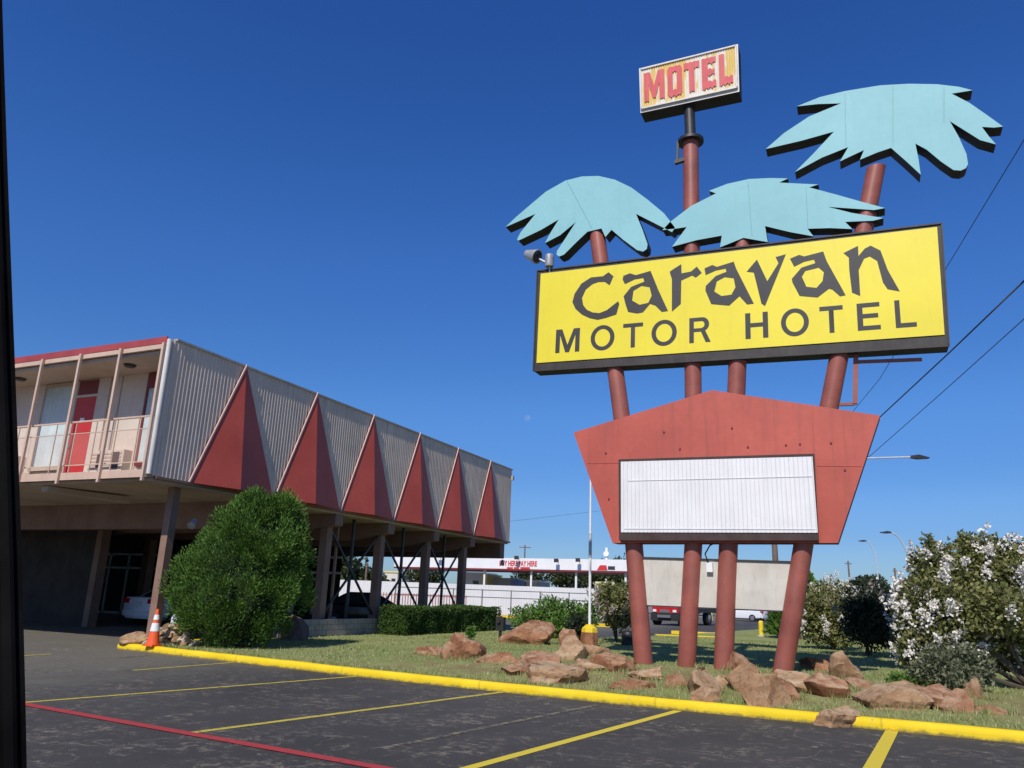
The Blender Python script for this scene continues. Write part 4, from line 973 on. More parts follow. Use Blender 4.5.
def shrub(name, label, cat, base, blobs, n, L, W, mat, rg, stems=5, up=.3, group=None, flowers=None, fmat='flower', nf=0, core=True, stem_r=.03):
    o = thing(name, label, cat, base, group)
    st = MB()
    for k in range(stems):
        b_ = rg.choice(blobs); c = base + Vector(b_[0]); a = rg.uniform(0, 6.28); q0 = base + Vector((math.cos(a) * .08, math.sin(a) * .08, -.03))
        mid = q0.lerp(c, .5) + rdir(rg) * .08; st.path([q0, mid, c], [stem_r, stem_r * .75, stem_r * .3], 6)
    st.build('stem', 'stem_bark', o)
    m = MB(); tot = sum(b[1][0] * b[1][2] for b in blobs); cl = []
    for c, rad in blobs:
        cl += [(p, d) for p, d in crown_points(base + Vector(c), rad, int(n * rad[0] * rad[2] / tot), rg, .3, 2.0, .25)]
    for p, d in cl:
        for q_ in range(3): leaf(m, p + rdir(rg) * L * .6, (d * .6 + rdir(rg) * .9 + Vector((0, 0, up))), rg.uniform(.6, 1.2) * L, W * rg.uniform(.7, 1.2), rg)
    co = m.build('crown', mat, o, smooth=0, fix=False)
    if nf:
        fm = MB()
        for c, rad in blobs:
            for p, d in crown_points(base + Vector(c), rad, max(1, int(nf * rad[0] * rad[2] / tot)), rg, .3, 2.0, .9):
                if d.z < -.45 or d.y > .75: continue
                axis = (d * .5 + Vector((0, 0, .8)) + rdir(rg) * .3).normalized()
                if noise.noise(p * 1.3 + Vector((7, 1, 3))) < -.12: continue
                Lh = rg.uniform(.12, .38); p = p + d * .06
                for q_ in range(46):
                    t_ = rg.random(); leaf(fm, p + axis * (t_ * Lh) + rdir(rg) * (.11 * (1.15 - t_)), rdir(rg), .055, .028, rg)
        fm.build('blossom', fmat, o, smooth=0, fix=False)
    return o
def gp(px, py): return ground(px, py)
rg = random.Random(21)
def px_blobs(base, L, dep=.8):
    """crown lobes given as (px, py, rx px, ry px, depth offset m) -> local ellipsoids at the plant's distance"""
    out = []; D = (base - CAM).dot(f0)
    for a, b, rx, ry, dz in L:
        c = at_depth(a, b, D + dz); s = ppm(c); out.append((tuple(c - base), (rx / s, rx / s * dep, ry / s)))
    return out
# hedge
hd = thing('hedge', 'clipped dark green box hedge along the motel posts', 'hedge', (-14.45, 26, .1))
m = MB(); hx0, hx1, hy0, hy1, hh = -15.0, -13.95, 22.7, 30.0, 1.02
for k in range(15000):
    f_ = rg.random()
    if f_ < .40: p = Vector((rg.uniform(hx0, hx1), rg.uniform(hy0, hy1), hh)); d = Vector((0, 0, 1))
    elif f_ < .86: p = Vector((hx1, rg.uniform(hy0, hy1), rg.uniform(.05, hh))); d = Vector((1, 0, 0))
    else: p = Vector((rg.uniform(hx0, hx1), hy0, rg.uniform(.05, hh))); d = Vector((0, -1, 0))
    p += d * (.09 * noise.noise(p * 1.6) - .07 * rg.random()) 
    for q_ in range(2): leaf(m, p, d * .7 + rdir(rg), rg.uniform(.04, .085), .02, rg)
ho = m.build('foliage', 'hedge', hd, smooth=0, fix=False)
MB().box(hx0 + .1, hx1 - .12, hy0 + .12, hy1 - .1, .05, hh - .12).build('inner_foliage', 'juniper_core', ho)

# shrubs left of the sign
b = gp(548, 637); shrub('shrub', 'bright green spreading shrub growing over reddish rocks', 'shrub', b, px_blobs(b, [(530, 618, 20, 9, .3), (552, 613, 18, 13, .3), (574, 618, 14, 14, .2), (558, 628, 14, 12, -.3), (590, 616, 8, 12, .5)]), 2100, .17, .028, 'bright_leaf', rg, 6)
b = gp(577, 642); shrub('shrub', 'small dark shrub right beside the yellow-topped pole footing', 'shrub', b, px_blobs(b, [(577, 628, 10, 12, 0)]), 500, .12, .03, 'dark_leaf', rg, 3)
b = gp(472, 640); shrub('seedling', 'small bright green sprout on top of the lone reddish boulder', 'plant', at_depth(471, 640, 18.6), px_blobs(at_depth(471, 640, 18.6), [(471, 633, 3, 5, 0)]), 130, .07, .02, 'bright_leaf', rg, 2, stem_r=.01)
# crape myrtles
MY = 'flowering crape myrtles right of and behind the sign'
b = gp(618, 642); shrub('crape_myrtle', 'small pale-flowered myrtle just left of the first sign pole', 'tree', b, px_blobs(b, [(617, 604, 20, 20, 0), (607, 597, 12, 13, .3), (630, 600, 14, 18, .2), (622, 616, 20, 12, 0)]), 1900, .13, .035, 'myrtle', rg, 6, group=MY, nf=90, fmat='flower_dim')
b = gp(832, 649.5); shrub('crape_myrtle', 'round white-flowered myrtle directly right of the fourth sign pole', 'tree', b, px_blobs(b, [(828, 612, 24, 28, 0), (818, 625, 18, 20, .2), (842, 604, 16, 20, .3), (838, 628, 20, 18, -.2), (812, 610, 12, 16, 0)]), 3000, .12, .035, 'myrtle', rg, 7, group=MY, nf=320)
b = gp(868, 656); shrub('crape_myrtle', 'dark shaded myrtle between the round white one and the largest one', 'tree', b, px_blobs(b, [(872, 608, 26, 28, 0), (885, 615, 22, 26, .3), (862, 622, 20, 22, -.2), (878, 632, 24, 16, 0)]), 3400, .12, .035, 'dark_leaf', rg, 7, group=MY, nf=50, fmat='flower_dim')  # dark leaf and dull blossom colours hold the shade falling on this myrtle
b = gp(905, 666); shrub('crape_myrtle', 'low drooping myrtle with scattered blossoms left of the largest one', 'tree', b, px_blobs(b, [(912, 622, 16, 34, 0), (905, 640, 12, 18, -.1), (920, 602, 14, 24, .2)]), 1800, .11, .032, 'myrtle', rg, 6, group=MY, nf=60)
b = gp(1036, 690); shrub('crape_myrtle', 'largest crape myrtle with heavy white blossom heads at the right edge', 'tree', b, px_blobs(b, [(950, 582, 26, 22, .3), (980, 572, 26, 22, .3), (1015, 580, 28, 26, 0), (925, 600, 20, 24, 0), (955, 612, 30, 24, -.2), (995, 610, 34, 24, -.4), (1035, 612, 30, 26, 0), (929, 552, 5, 20, .2), (918, 570, 7, 18, .1), (948, 560, 8, 18, .3), (968, 552, 9, 20, .2), (985, 550, 9, 16, .2), (1003, 556, 9, 18, .1), (1020, 560, 10, 20, .2), (1055, 600, 30, 38, 0), (908, 612, 12, 20, .2), (925, 640, 20, 20, -.1), (950, 646, 24, 20, .1), (975, 640, 24, 16, .2), (1012, 638, 24, 12, 0), (1002, 656, 20, 13, .3), (1030, 650, 22, 18, .2), (912, 655, 12, 18, 0)]), 11500, .10, .028, 'myrtle', rg, 14, group=MY, nf=470, stem_r=.045)
b = gp(940, 692); shrub('shrub', 'grey-green low bush in front of the largest myrtle, behind the right rocks', 'shrub', b, px_blobs(b, [(938, 666, 16, 18, 0), (962, 664, 18, 20, .1), (922, 672, 10, 10, 0), (950, 678, 26, 9, -.1), (982, 670, 11, 14, .1)]), 1000, .09, .022, 'grey_leaf', rg, 8)
b = gp(925, 690); shrub('weed_clump', 'bright green weeds at the foot of the grey-green bush', 'weeds', b, px_blobs(b, [(905, 682, 18, 6, 0), (938, 684, 20, 6, 0), (925, 682, 14, 6, 0)]), 450, .09, .02, 'bright_leaf', rg, 3, stem_r=.008)
# cedar behind the fourth pole
b = gp(801, 639); s_ = ppm(b); chh = 69 / s_; cw = 30 / s_
ced = thing('cedar_tree', 'pointed green cedar standing behind the fourth sign pole', 'tree', b)
MB().tube(b, b + Vector((0, 0, chh * .9)), .12, .03, 8).build('trunk', 'bark', ced)
m = MB()
for k in range(5200):
    t_ = rg.random() ** 1.3; a = rg.uniform(0, 6.28); rr = cw * (1 - t_ ** 2) ** .8 * (.55 + .5 * rg.random()) * (1 + .15 * noise.noise(Vector((a, t_ * 6, 2)))); dd = Vector((math.cos(a), math.sin(a), 0))
    leaf(m, b + dd * rr + Vector((0, 0, .1 + t_ * chh)), dd + Vector((0, 0, .9)) + rdir(rg) * .4, .28, .05, rg)
m.build('crown', 'juniper', ced, smooth=0, fix=False)
# far trees
def far_tree(px, py, wp, hp, D, label, mat='far_leaf', n=1100):
    c = at_depth(px, py, D); s = ppm(c); rw, rh = wp / 2 / s, hp / 2 / s
    base = Vector((c.x, c.y, 0)); o = thing('tree', label, 'tree', base, 'trees beyond the car lot')
    MB().tube(base, base + Vector((0, 0, max(c.z, .5))), .25, .12, 8).build('trunk', 'bark', o)
    m = MB()
    for j in range(5):
        cc = c + Vector((rg.uniform(-.5, .5) * rw, rg.uniform(-.5, .5) * rw, rg.uniform(-.35, .3) * rh))
        for p, d in crown_points(cc, (rw * .65, rw * .65, rh * .7), n // 5, rg, .3, 2, .3):
            leaf(m, p, d + rdir(rg), rw * .16, rw * .05, rg); leaf(m, p + rdir(rg) * .3, d + rdir(rg), rw * .16, rw * .05, rg)
    m.build('crown', mat, o, smooth=0, fix=False)
far_tree(338, 572, 70, 40, 118, 'dark rounded tree seen under the motel, left of the first crossed braces')
far_tree(372, 580, 40, 24, 120, 'low dark tree seen under the motel behind the black car')
far_tree(424, 574, 40, 34, 130, 'dark tree seen under the motel between the last two braces')
far_tree(524, 577, 34, 26, 125, 'dark tree under the canopy text, right of the yellow shed')
far_tree(562, 579, 40, 22, 130, 'low wide tree under the middle of the canopy')
far_tree(592, 576, 44, 26, 132, 'olive tree left of the pale yellow sign board')
far_tree(622, 574, 34, 34, 128, 'tree behind the pale yellow sign board')
far_tree(872, 583, 34, 16, 150, 'flat-topped dark tree far behind the myrtles')
far_tree(842, 590, 16, 10, 170, 'small far tree right of the cedar')
far_tree(905, 592, 22, 14, 170, 'small far tree behind the drooping myrtle')
far_tree(706, 602, 60, 26, 150, 'dark tree hidden low behind the blank board')
far_tree(770, 600, 50, 24, 160, 'far dark tree behind the parked white cars')

# ------------------------------------------------------------------ vehicles
def car(name, label, cat, loc, rotz, paint_c, group=None, L=4.6, Wd=1.8, H=1.45, suv=False, rough=.25, metal=.5):
    o = thing(name, label, cat, loc, group, rotz, local=True)
    pm = plain('car paint', paint_c, rough, metal)
    k = L / 4.6; hwk = Wd / 1.8; hz = H / 1.45
    st = [(-2.30, .70, .36, .86), (-2.24, .80, .28, 1.0), (-1.75, .89, .22, 1.03), (-.9, .90, .18, .98), (.6, .90, .18, .96), (1.3, .89, .20, .93), (1.9, .84, .22, .84), (2.2, .74, .26, .73), (2.31, .60, .34, .62)]
    rings = []
    for x, hw, zb, zt in st:
        hw *= hwk; x *= k; zt *= hz
        half = [(hw * .8, zb), (hw * .97, zb + .12), (hw, (zb + zt) / 2), (hw * .97, zt - .08), (hw * .86, zt)]
        rings.append([(x, y, z) for y, z in half] + [(x, -y, z) for y, z in reversed(half)])
    body = MB(); body.loft(rings)
    xr, xf = (-2.1 if suv else -1.75) * k, 1.0 * k; tr_, tf = (-1.75 if suv else -1.02) * k, .22 * k; zl = .97 * hz; zh = H
    q_ = lambda s: [(xr, s * .80 * hwk, zl), (tr_, s * .62 * hwk, zh - .05), (tr_ + .12, s * .56 * hwk, zh), (tf - .12, s * .56 * hwk, zh), (tf, s * .62 * hwk, zh - .05), (xf, s * .78 * hwk, zl)]
    A, B = q_(1), q_(-1)
    for i in range(5): body.quad(A[i], A[i + 1], B[i + 1], B[i])
    body.f.append(tuple(len(body.v) + i for i in range(6))); body.v += A; body.f.append(tuple(len(body.v) + i for i in reversed(range(6)))); body.v += B
    bo_ = body.build('body', pm, o, smooth=40)
    def pane(pts, nrm): n = Vector(nrm).normalized() * .006; MB().quad(*[Vector(p_) + n for p_ in pts]).build('window', 'glass_dark', o, smooth=0)
    L3 = lambda a, b, t_: Vector(a).lerp(Vector(b), t_)
    for (lo_a, lo_b, hi_a, hi_b) in ((A[0], B[0], A[1], B[1]), (A[5], B[5], A[4], B[4])):
        a0, b0 = L3(lo_a, hi_a, .1), L3(lo_b, hi_b, .1); a1, b1 = L3(lo_a, hi_a, .92), L3(lo_b, hi_b, .92)
        n = (Vector(b0) - Vector(a0)).cross(Vector(a1) - Vector(a0)); n = n if n.x * a0.x > 0 else -n
        pane([L3(a0, b0, .07), L3(a0, b0, .93), L3(a1, b1, .93), L3(a1, b1, .07)], n)
    for s in (1, -1):
        Q = q_(s); mid = (tr_ + tf) / 2 + .1
        for xa, xb in ((-1, 0), (0, 1)):
            lo = lambda x: Vector((x, s * .795 * hwk, zl + .05)); hi = lambda x: Vector((x, s * .625 * hwk, zh - .08))
            if xa == -1: pts = [lo(xr + .32), lo(mid - .04), hi(mid - .04), hi(tr_ + .12)]
            else: pts = [lo(mid + .04), lo(xf - .28), hi(tf - .05), hi(mid + .04)]
            pane(pts, (0, s, .35))
        MB().box(xf - .42, xf - .25, min(s * .84, s * 1.0) * 1.0, max(s * .84, s * 1.0), zl - .02, zl + .12).build('mirror', pm, o)
        for x in (-1.38 * k, 1.38 * k):
            tm = MB(); tm.tube((x, s * .70 * hwk, .32), (x, s * .915 * hwk, .32), .32, .32, 24); wo = tm.build('wheel', 'tyre', o)
            MB().tube((x, s * .916 * hwk, .32), (x, s * .925 * hwk, .32), .2, .19, 16).build('rim', 'rim', wo)
        MB().box(-2.315 * k, -2.1 * k, min(s * .48, s * .80) * hwk, max(s * .48, s * .80) * hwk, .80 * hz, .96 * hz).build('tail_light', 'tail', o)
        MB().box(2.02 * k, 2.27 * k, min(s * .45, s * .74) * hwk, max(s * .45, s * .74) * hwk, .62 * hz, .74 * hz).build('headlight', 'head', o)
    MB().box(-2.325 * k, -2.29 * k, -.22, .22, .72, .86).build('number_plate', 'plate', o)
    MB().box(-2.33 * k, -2.2 * k, -.72 * hwk, .72 * hwk, .36, .56).build('rear_bumper', pm, o); MB().box(2.2 * k, 2.345 * k, -.6 * hwk, .6 * hwk, .34, .5).build('front_bumper', pm, o)
    return o
def gflat(px, py): return CAM + ray(px, py) * (-CAMH / ray(px, py).z)
a = gflat(138, 627); car('parked_car', 'silver sedan parked by the office door, rear end showing', 'car', (a.x - .1, a.y + 2.3, 0), R(88), (.72, .74, .78), metal=.0)
a = gflat(368, 631.5); car('parked_car', 'black sedan parked under the motel behind the low wall', 'car', (a.x - .3, a.y + .6, 0), R(33), (.01, .01, .012), rough=.15, metal=.0, L=4.7)
G = 'cars parked across the far lot'
a = gflat(742, 621); car('parked_car', 'nearest white sedan in the far lot, seen below the blank board', 'car', (a.x, a.y, 0), R(165), (.75, .75, .76), G, metal=0)
a = gflat(753, 615.5); car('parked_car', 'white sport utility car behind the nearest white sedan in the far lot', 'car', (a.x, a.y, 0), R(265), (.78, .78, .78), G, suv=True, H=1.75, metal=0)
a = gflat(765.5, 620.5); car('parked_car', 'dark blue car left of the cedar in the far lot', 'car', (a.x, a.y, 0), R(255), (.02, .03, .08), G, suv=True, H=1.7)
a = gflat(708, 614); car('parked_car', 'dark navy sport utility car seen between second and third sign poles', 'car', (a.x, a.y, 0), R(200), (.012, .016, .03), G, suv=True, H=1.8, L=4.9)
# red truck
a = gflat(671, 626); tk = thing('red_truck', 'red truck with pale grille, seen under the blank board between first and second poles', 'truck', (a.x, a.y + 3, 0), None, R(-100), local=True)
m = MB(); m.box(-.3, 1.3, -1.05, 1.05, .75, 2.35); m.loft([[(1.3, -1.0, .8), (1.3, 1.0, .8), (1.3, 1.0, 1.65), (1.3, -1.0, 1.65)], [(2.7, -.9, .8), (2.7, .9, .8), (2.7, .9, 1.45), (2.7, -.9, 1.45)]])
m.build('cab', plain('red truck paint', (.45, .02, .02), .3), tk)
MB().quad((1.31, -.9, 1.7), (1.31, .9, 1.7), (1.31, .85, 2.25), (1.31, -.85, 2.25)).build('windscreen', 'glass_dark', tk)
MB().box(-4.2, -.35, -1.1, 1.1, .85, 1.9).build('bed', 'black_metal', tk)
MB().box(2.7, 2.74, -.32, .32, .82, 1.0).build('grille', 'rim', tk); MB().box(2.3, 2.72, -1.0, 1.0, .3, .79).build('underbody', 'black_metal', tk); MB().box(2.74, 2.9, -.45, .45, .5, .66).build('bumper', 'rim', tk)
for s in (1, -1):
    MB().box(2.71, 2.76, min(s * .58, s * .82), max(s * .58, s * .82), 0.85, 1.0).build('headlight', 'head', tk)
    for x in (1.9, -2.6):
        wo = MB().tube((x, s * .72, .48), (x, s * 1.06, .48), .48, .48, 24).build('wheel', 'tyre', tk); MB().tube((x, s * 1.061, .48), (x, s * 1.07, .48), .27, .25, 16).build('rim', 'rim', wo)

# ------------------------------------------------------------------ across the drive: white wall, rail fence, canopy, sheds
def fr_pt(px, D): p_ = at_depth(px, 600, D); return Vector((p_.x, p_.y, 0))
DW = 66; m = MB(); A = fr_pt(225, DW); B = fr_pt(607, DW); n = 150
for i in range(n):
    a = A.lerp(B, i / n); b = A.lerp(B, (i + 1) / n); c = (a + b) / 2 + f0 * .012
    for p_, q_ in ((a, c), (c, b)): m.quad(p_ - up0 * .05, q_ - up0 * .05, q_ + up0 * 2.33, p_ + up0 * 2.33)
m.bar(A + f0 * .12 + up0 * 1.16, B + f0 * .12 + up0 * 1.16, .1, 2.3)
ww = tag(m.build('boundary_wall', 'white_wall', smooth=0), 'long white sheet-metal wall beyond the drive, behind the motel posts', 'wall'); rebase(ww, (A + B) / 2)
DF = 63; fe = thing('rail_fence', 'thin steel rail fence standing in front of the white wall', 'fence', fr_pt(520, DF))
for px_ in range(395, 612, 29):
    p_ = fr_pt(px_, DF); MB().tube(p_, p_ + up0 * 1.95, .05, .05, 6).build('post', 'rail', fe)
for z in (1.35, 1.9): MB().tube(fr_pt(395, DF) + up0 * z, fr_pt(603, DF) + up0 * z, .035, .035, 6).build('rail', 'rail', fe)
pf = thing('picket_fence', 'low rust-pink iron picket fence in front of the white wall', 'fence', fr_pt(420, 57))
m = MB(); A = fr_pt(372, 57); B = fr_pt(466, 57); n = 34
for i in range(n + 1): p_ = A.lerp(B, i / n); m.bar(p_, p_ + up0 * 1.45, .05, .05)
m.build('pickets', 'rust_fence', pf, smooth=0)
for z in (.3, 1.3): MB().bar(A + up0 * z, B + up0 * z, .05, .06).build('rail', 'rust_fence', pf, smooth=0)

# canopy with lettering
YC = 95.
def C(px, py, Y=YC): return on_y(px, py, Y)
cl_, cr_ = C(395, 554), C(660, 563.5); zt_, zb_ = 6.35, 4.75
can = thing('lot_canopy', 'long white canopy fascia with red lettering over a used-car lot', 'canopy', ((cl_[0] + cr_[0]) / 2, YC + 4, 0))
MB().box(cl_[0], cr_[0] + 9, YC, YC + 8, zb_ + .22, zt_).build('fascia', 'white_paint', can)
MB().box(cl_[0] - .02, cr_[0] + 9.02, YC - .03, YC + 8.02, zb_, zb_ + .215).build('red_edge', 'maroon', can)
for x in (cl_[0] + 1, -47, -40.2, -34, -27.5, -20): MB().box(x - .12, x + .12, YC + .5, YC + .75, 0, zb_).build('column', 'white_paint', can)
def put_text(s, px0, px1, py, hpx, mat, parent, Y, bold=.012, name='lettering'):
    v, f = text_mesh(s, 1, bold); x_ = [p_[0] for p_ in v]; y_ = [p_[1] for p_ in v]
    A, B = C(px0, py, Y), C(px1, py, Y); sc = (B[0] - A[0]) / (max(x_) - min(x_)); hh_ = hpx / ppm(Vector((A[0], Y, A[1]))) / (max(y_) - min(y_))
    m = MB(); m.v = [(A[0] + (a_ - min(x_)) * sc, Y - .04, A[1] + (b_ - min(y_)) * hh_) for a_, b_, _ in v]; m.f = f
    return m.build(name, mat, parent, smooth=0, fix=False)
put_text('BUY HERE PAY HERE', 499.5, 537, 565.8, 5.2, 'text_red', can, YC, .03)
m = MB()
for a_, b_ in ((507, 513), (514, 519), (520.5, 530)): A, B = C(a_, 569), C(b_, 567.2); m.quad((A[0], YC - .04, A[1] ), (B[0], YC - .04, A[1]), (B[0], YC - .04, B[1]), (A[0], YC - .04, B[1]))
m.build('small_lettering', 'text_red', can, smooth=0)
A, B = C(597, 570), C(607.5, 565.3); MB().prism([[(A[0], A[1]), (B[0], A[1]), (B[0] - .15, B[1]), (A[0] + .4, B[1])]], lambda a_, b_: (a_, YC - .05, b_), lambda a_, b_: (a_, YC - .03, b_)).build('emblem', 'text_red', can)
A, B = C(608, 569.6), C(615, 566.3); MB().box(A[0], B[0], YC - .05, YC - .03, A[1], B[1]).build('emblem', 'text_black', can)
for px_, py_ in ((519, 558.6), (558.5, 561.5), (580, 561), (441, 557), (463, 559)):
    A = C(px_, py_); lo_ = MB().box(A[0] - .25, A[0] + .25, YC - 1.0, YC - .7, A[1] - .15, A[1] + .3).build('flood_lamp', 'letter', can); MB().bar((A[0], YC - .6, A[1]), (A[0], YC + .3, 6.3), .08).build('arm', 'letter', lo_)
A = C(604, 556); d_ = MB(); d_.lathe([(0, 0), (.2, .04), (.36, .14), (.33, .17), (0, .1)], (0, 0, 0), 16)
dm = Matrix.Translation((A[0], YC + 1, A[1] + .3)) @ Matrix.Rotation(R(75), 4, 'X'); d_.v = [tuple(dm @ Vector(v)) for v in d_.v]
d_.tube((A[0], YC + 1, 6.3), (A[0], YC + 1, A[1] + .4), .06, .06, 8); d_.build('satellite_dish', 'white_paint', can)
A = C(604, 549.5); MB().box(A[0] - .15, A[0] + .15, YC + 1, YC + 1.3, 6.3, A[1] + .3).build('antenna', 'white_paint', can)
# sheds under the canopy
def shed(px0, px1, py0, D, label, wall_mat, roof_mat, h=None, dep=5):
    A = on_y(px0, py0, D); B = on_y(px1, py0, D); z1 = A[1]
    o = thing('shed', label, 'building', ((A[0] + B[0]) / 2, D + dep / 2, 0))
    MB().box(A[0], B[0], D, D + dep, 0, z1 - .25).build('wall', wall_mat, o); MB().box(A[0] - .15, B[0] + .15, D - .15, D + dep, z1 - .249, z1).build('roof', roof_mat, o)
    w0 = A[0] + (B[0] - A[0]) * .55; MB().box(w0, w0 + (B[0] - A[0]) * .3, D - .02, D - .002, z1 * .45, z1 * .75).build('window', 'glass_dark', o)
    return o
shed(463, 482, 572, 104, 'white shed under the canopy behind the white wall', 'white_paint', 'white_paint')
shed(482, 487, 574, 101, 'narrow yellow shed wall between the white and the grey shed', 'far_yellow', 'far_yellow')
shed(488, 511, 577.5, 103, 'grey flat shed beneath the red canopy lettering', 'far_grey', 'far_grey')
shed(385, 398, 571, 120, 'pale yellow building seen under the motel beside the second brace', 'far_lot', 'far_yellow')
shed(526, 537, 580, 103, 'small cream kiosk under the canopy', 'far_lot', 'white_paint')
shed(398, 428, 574, 135, 'long white and grey building seen far under the motel', 'white_paint', 'far_grey')
for i, (a_, b_, lb) in enumerate(((541, 557, 'dark parked car on the car lot, its roof showing over the white wall'), (563, 588, 'grey car on the car lot, roof showing over the wall near the white pole'))):
    c_ = at_depth((a_ + b_) / 2, 600, 112); car('lot_car', lb, 'car', (c_.x, c_.y, 1.0), R(170), ((.03, .035, .04), (.12, .13, .14))[i], 'cars on the used-car lot', H=1.6, suv=True)
    
# pale yellow sign on a post
A = at_depth(604.5, 585, 80); s_ = ppm(A); ps = thing('board_sign', 'pale yellow board sign on a post in front of the canopy', 'sign', (A.x, A.y, 0))
pm = MB(); pm.prism([[(-9.5 / s_, -3.6 / s_), (9 / s_, -3.2 / s_), (9 / s_, 3.4 / s_), (-9.5 / s_, 3.0 / s_)]], lambda a_, b_: (A.x + a_ * r0.x, A.y + a_ * r0.y, A.z + b_), lambda a_, b_: (A.x + a_ * r0.x + .1, A.y + a_ * r0.y + .15, A.z + b_)).build('board', 'paleyel', ps)
MB().tube((A.x + .1, A.y + .15, 0), (A.x + .1, A.y + .15, A.z + .6), .1, .1, 8).build('post', 'white_paint', ps)

# white pole in its painted footing
b = gp(589.5, 646); s_ = ppm(b); wp_ = thing('white_pole', 'slim white pole standing in a yellow-topped footing', 'pole', b)
top = Vector((b.x, b.y, on_y(588, 470, b.y)[1])); bl = b + Vector((0, 0, .3))
MB().tube(bl, (b.x, b.y, 3.1), .045, .04, 12).tube((b.x, b.y, 3.1), top, .038, .03, 12).build('pole', 'white_paint', wp_)
MB().tube((b.x, b.y, 2.75), (b.x, b.y, 3.5), .05, .05, 12).build('sleeve', 'galv', wp_)
fm = MB(); hw_ = 8.5 / s_
ringz = [(1.0, 0), (1.08, .22), (.95, .42)]
fm.lathe([(hw_ * r_, z_) for r_, z_ in ringz] + [(0, .42)], b, 7); fm.build('footing', 'rock_red', wp_)
fm = MB(); fm.lathe([(hw_ * .97, .40), (hw_ * .9, .52), (hw_ * .45, .62), (0, .64)], b, 7); fm.build('footing_cap', 'kerb_yellow', wp_)

# yellow bollards
for px_, py_, h_, lb in ((761.5, 636.5, 15, 'yellow bollard on the grass left of the cedar'), (711.5, 620, 14, 'pale yellow post between second and third sign poles')):
    b = gp(px_, py_); s_ = ppm(b); bo_ = thing('bollard', lb, 'bollard', b)
    MB().lathe([(.11, 0), (.11, h_ / s_ - .05), (.07, h_ / s_), (0, h_ / s_ + .01)], b, 14).build('post', 'yellow_post', bo_)
    MB().lathe([(.2, 0), (.18, .06), (0, .06)], b, 12).build('base', 'concrete', bo_)
# dark meter box on a post by the hedge end
b = gp(500, 641); mt_ = thing('meter_post', 'dark meter box on a short post at the end of the hedge', 'meter', b)
MB().tube(b, b + Vector((0, 0, .75)), .05, .05, 10).build('post', 'black_metal', mt_); MB().box(b.x - .13, b.x + .13, b.y - .08, b.y + .1, b.z + .3, b.z + .72).build('box', 'black_metal', mt_)
MB().tube((b.x - .02, b.y - .11, b.z + .6), (b.x - .02, b.y - .16, b.z + .6), .06, .06, 14).build('dial', 'letter', mt_)
# dark drum behind the first pole
b = gp(628, 645); dr = thing('dark_drum', 'dark round drum in the shade left of the first sign pole', 'drum', b)
MB().lathe([(.19, 0), (.21, .03), (.20, .2), (.21, .22), (.20, .36), (.17, .40), (0, .40)], b, 18).build('body', 'black_metal', dr); MB().lathe([(.18, .405), (.13, .43), (0, .44)], b, 18).build('lid', 'letter', dr)

# ------------------------------------------------------------------ poles, wires and lamps
up = gflat(776, 640); UPX, UPY = up.x, up.y + 1.6; utop = on_y(781, 492, UPY)[1]
ut = thing('utility_pole', 'wooden utility pole rising behind the blank board and red panel', 'utility pole', (UPX, UPY, 0))
MB().tube((UPX, UPY, 0), (UPX, UPY, utop + .3), .16, .12, 12).build('pole', 'wood_pole', ut)
MB().bar((UPX - .9, UPY, utop), (UPX + .9, UPY, utop), .1, .12).build('crossarm', 'wood_pole', ut)
ins = MB()
for dx in (-.8, 0, .8): ins.lathe([(.03, .06), (.05, .1), (.03, .16), (0, .18)], (UPX + dx, UPY, utop), 8)
ins.build('insulators', 'grey_metal', ut)
def wire(pxs, D, dx, r_, lb, zoff=0.1):
    a = Vector((UPX + dx, UPY, utop + zoff)); pts = [a]
    for (x_, y_), d_ in zip(pxs, D): pts.append(at_depth(x_, y_, d_))
    e_ = pts[-1] + (pts[-1] - pts[-2]) * .6; pts.append(e_)
    o = tag(MB().path(pts, r_, 6).build('overhead_wire', 'black_metal'), lb, 'wire', 'overhead wires right of the sign'); rebase(o, a)
wire([(880, 378.5), (945, 270), (1024, 140)], [27, 20, 14], .8, .010, 'steepest thin overhead wire, passing behind the right end of the yellow board')
wire([(880, 417), (950, 352), (1024, 281)], [27, 20.5, 15.5], 0, .022, 'thick middle overhead wire running to the right edge')
wire([(870, 456), (945, 390), (1024, 319)], [29, 22.5, 17], -.8, .012, 'lowest thin overhead wire running to the right edge')
a_ = at_depth(470, 526, 70); b_ = at_depth(590, 512, 80); c_ = at_depth(690, 500, 88)
rebase(tag(MB().path([a_, b_, c_], .015, 5).build('overhead_wire', 'rail'), 'faint wire far away between the motel and the white pole', 'wire'), a_)
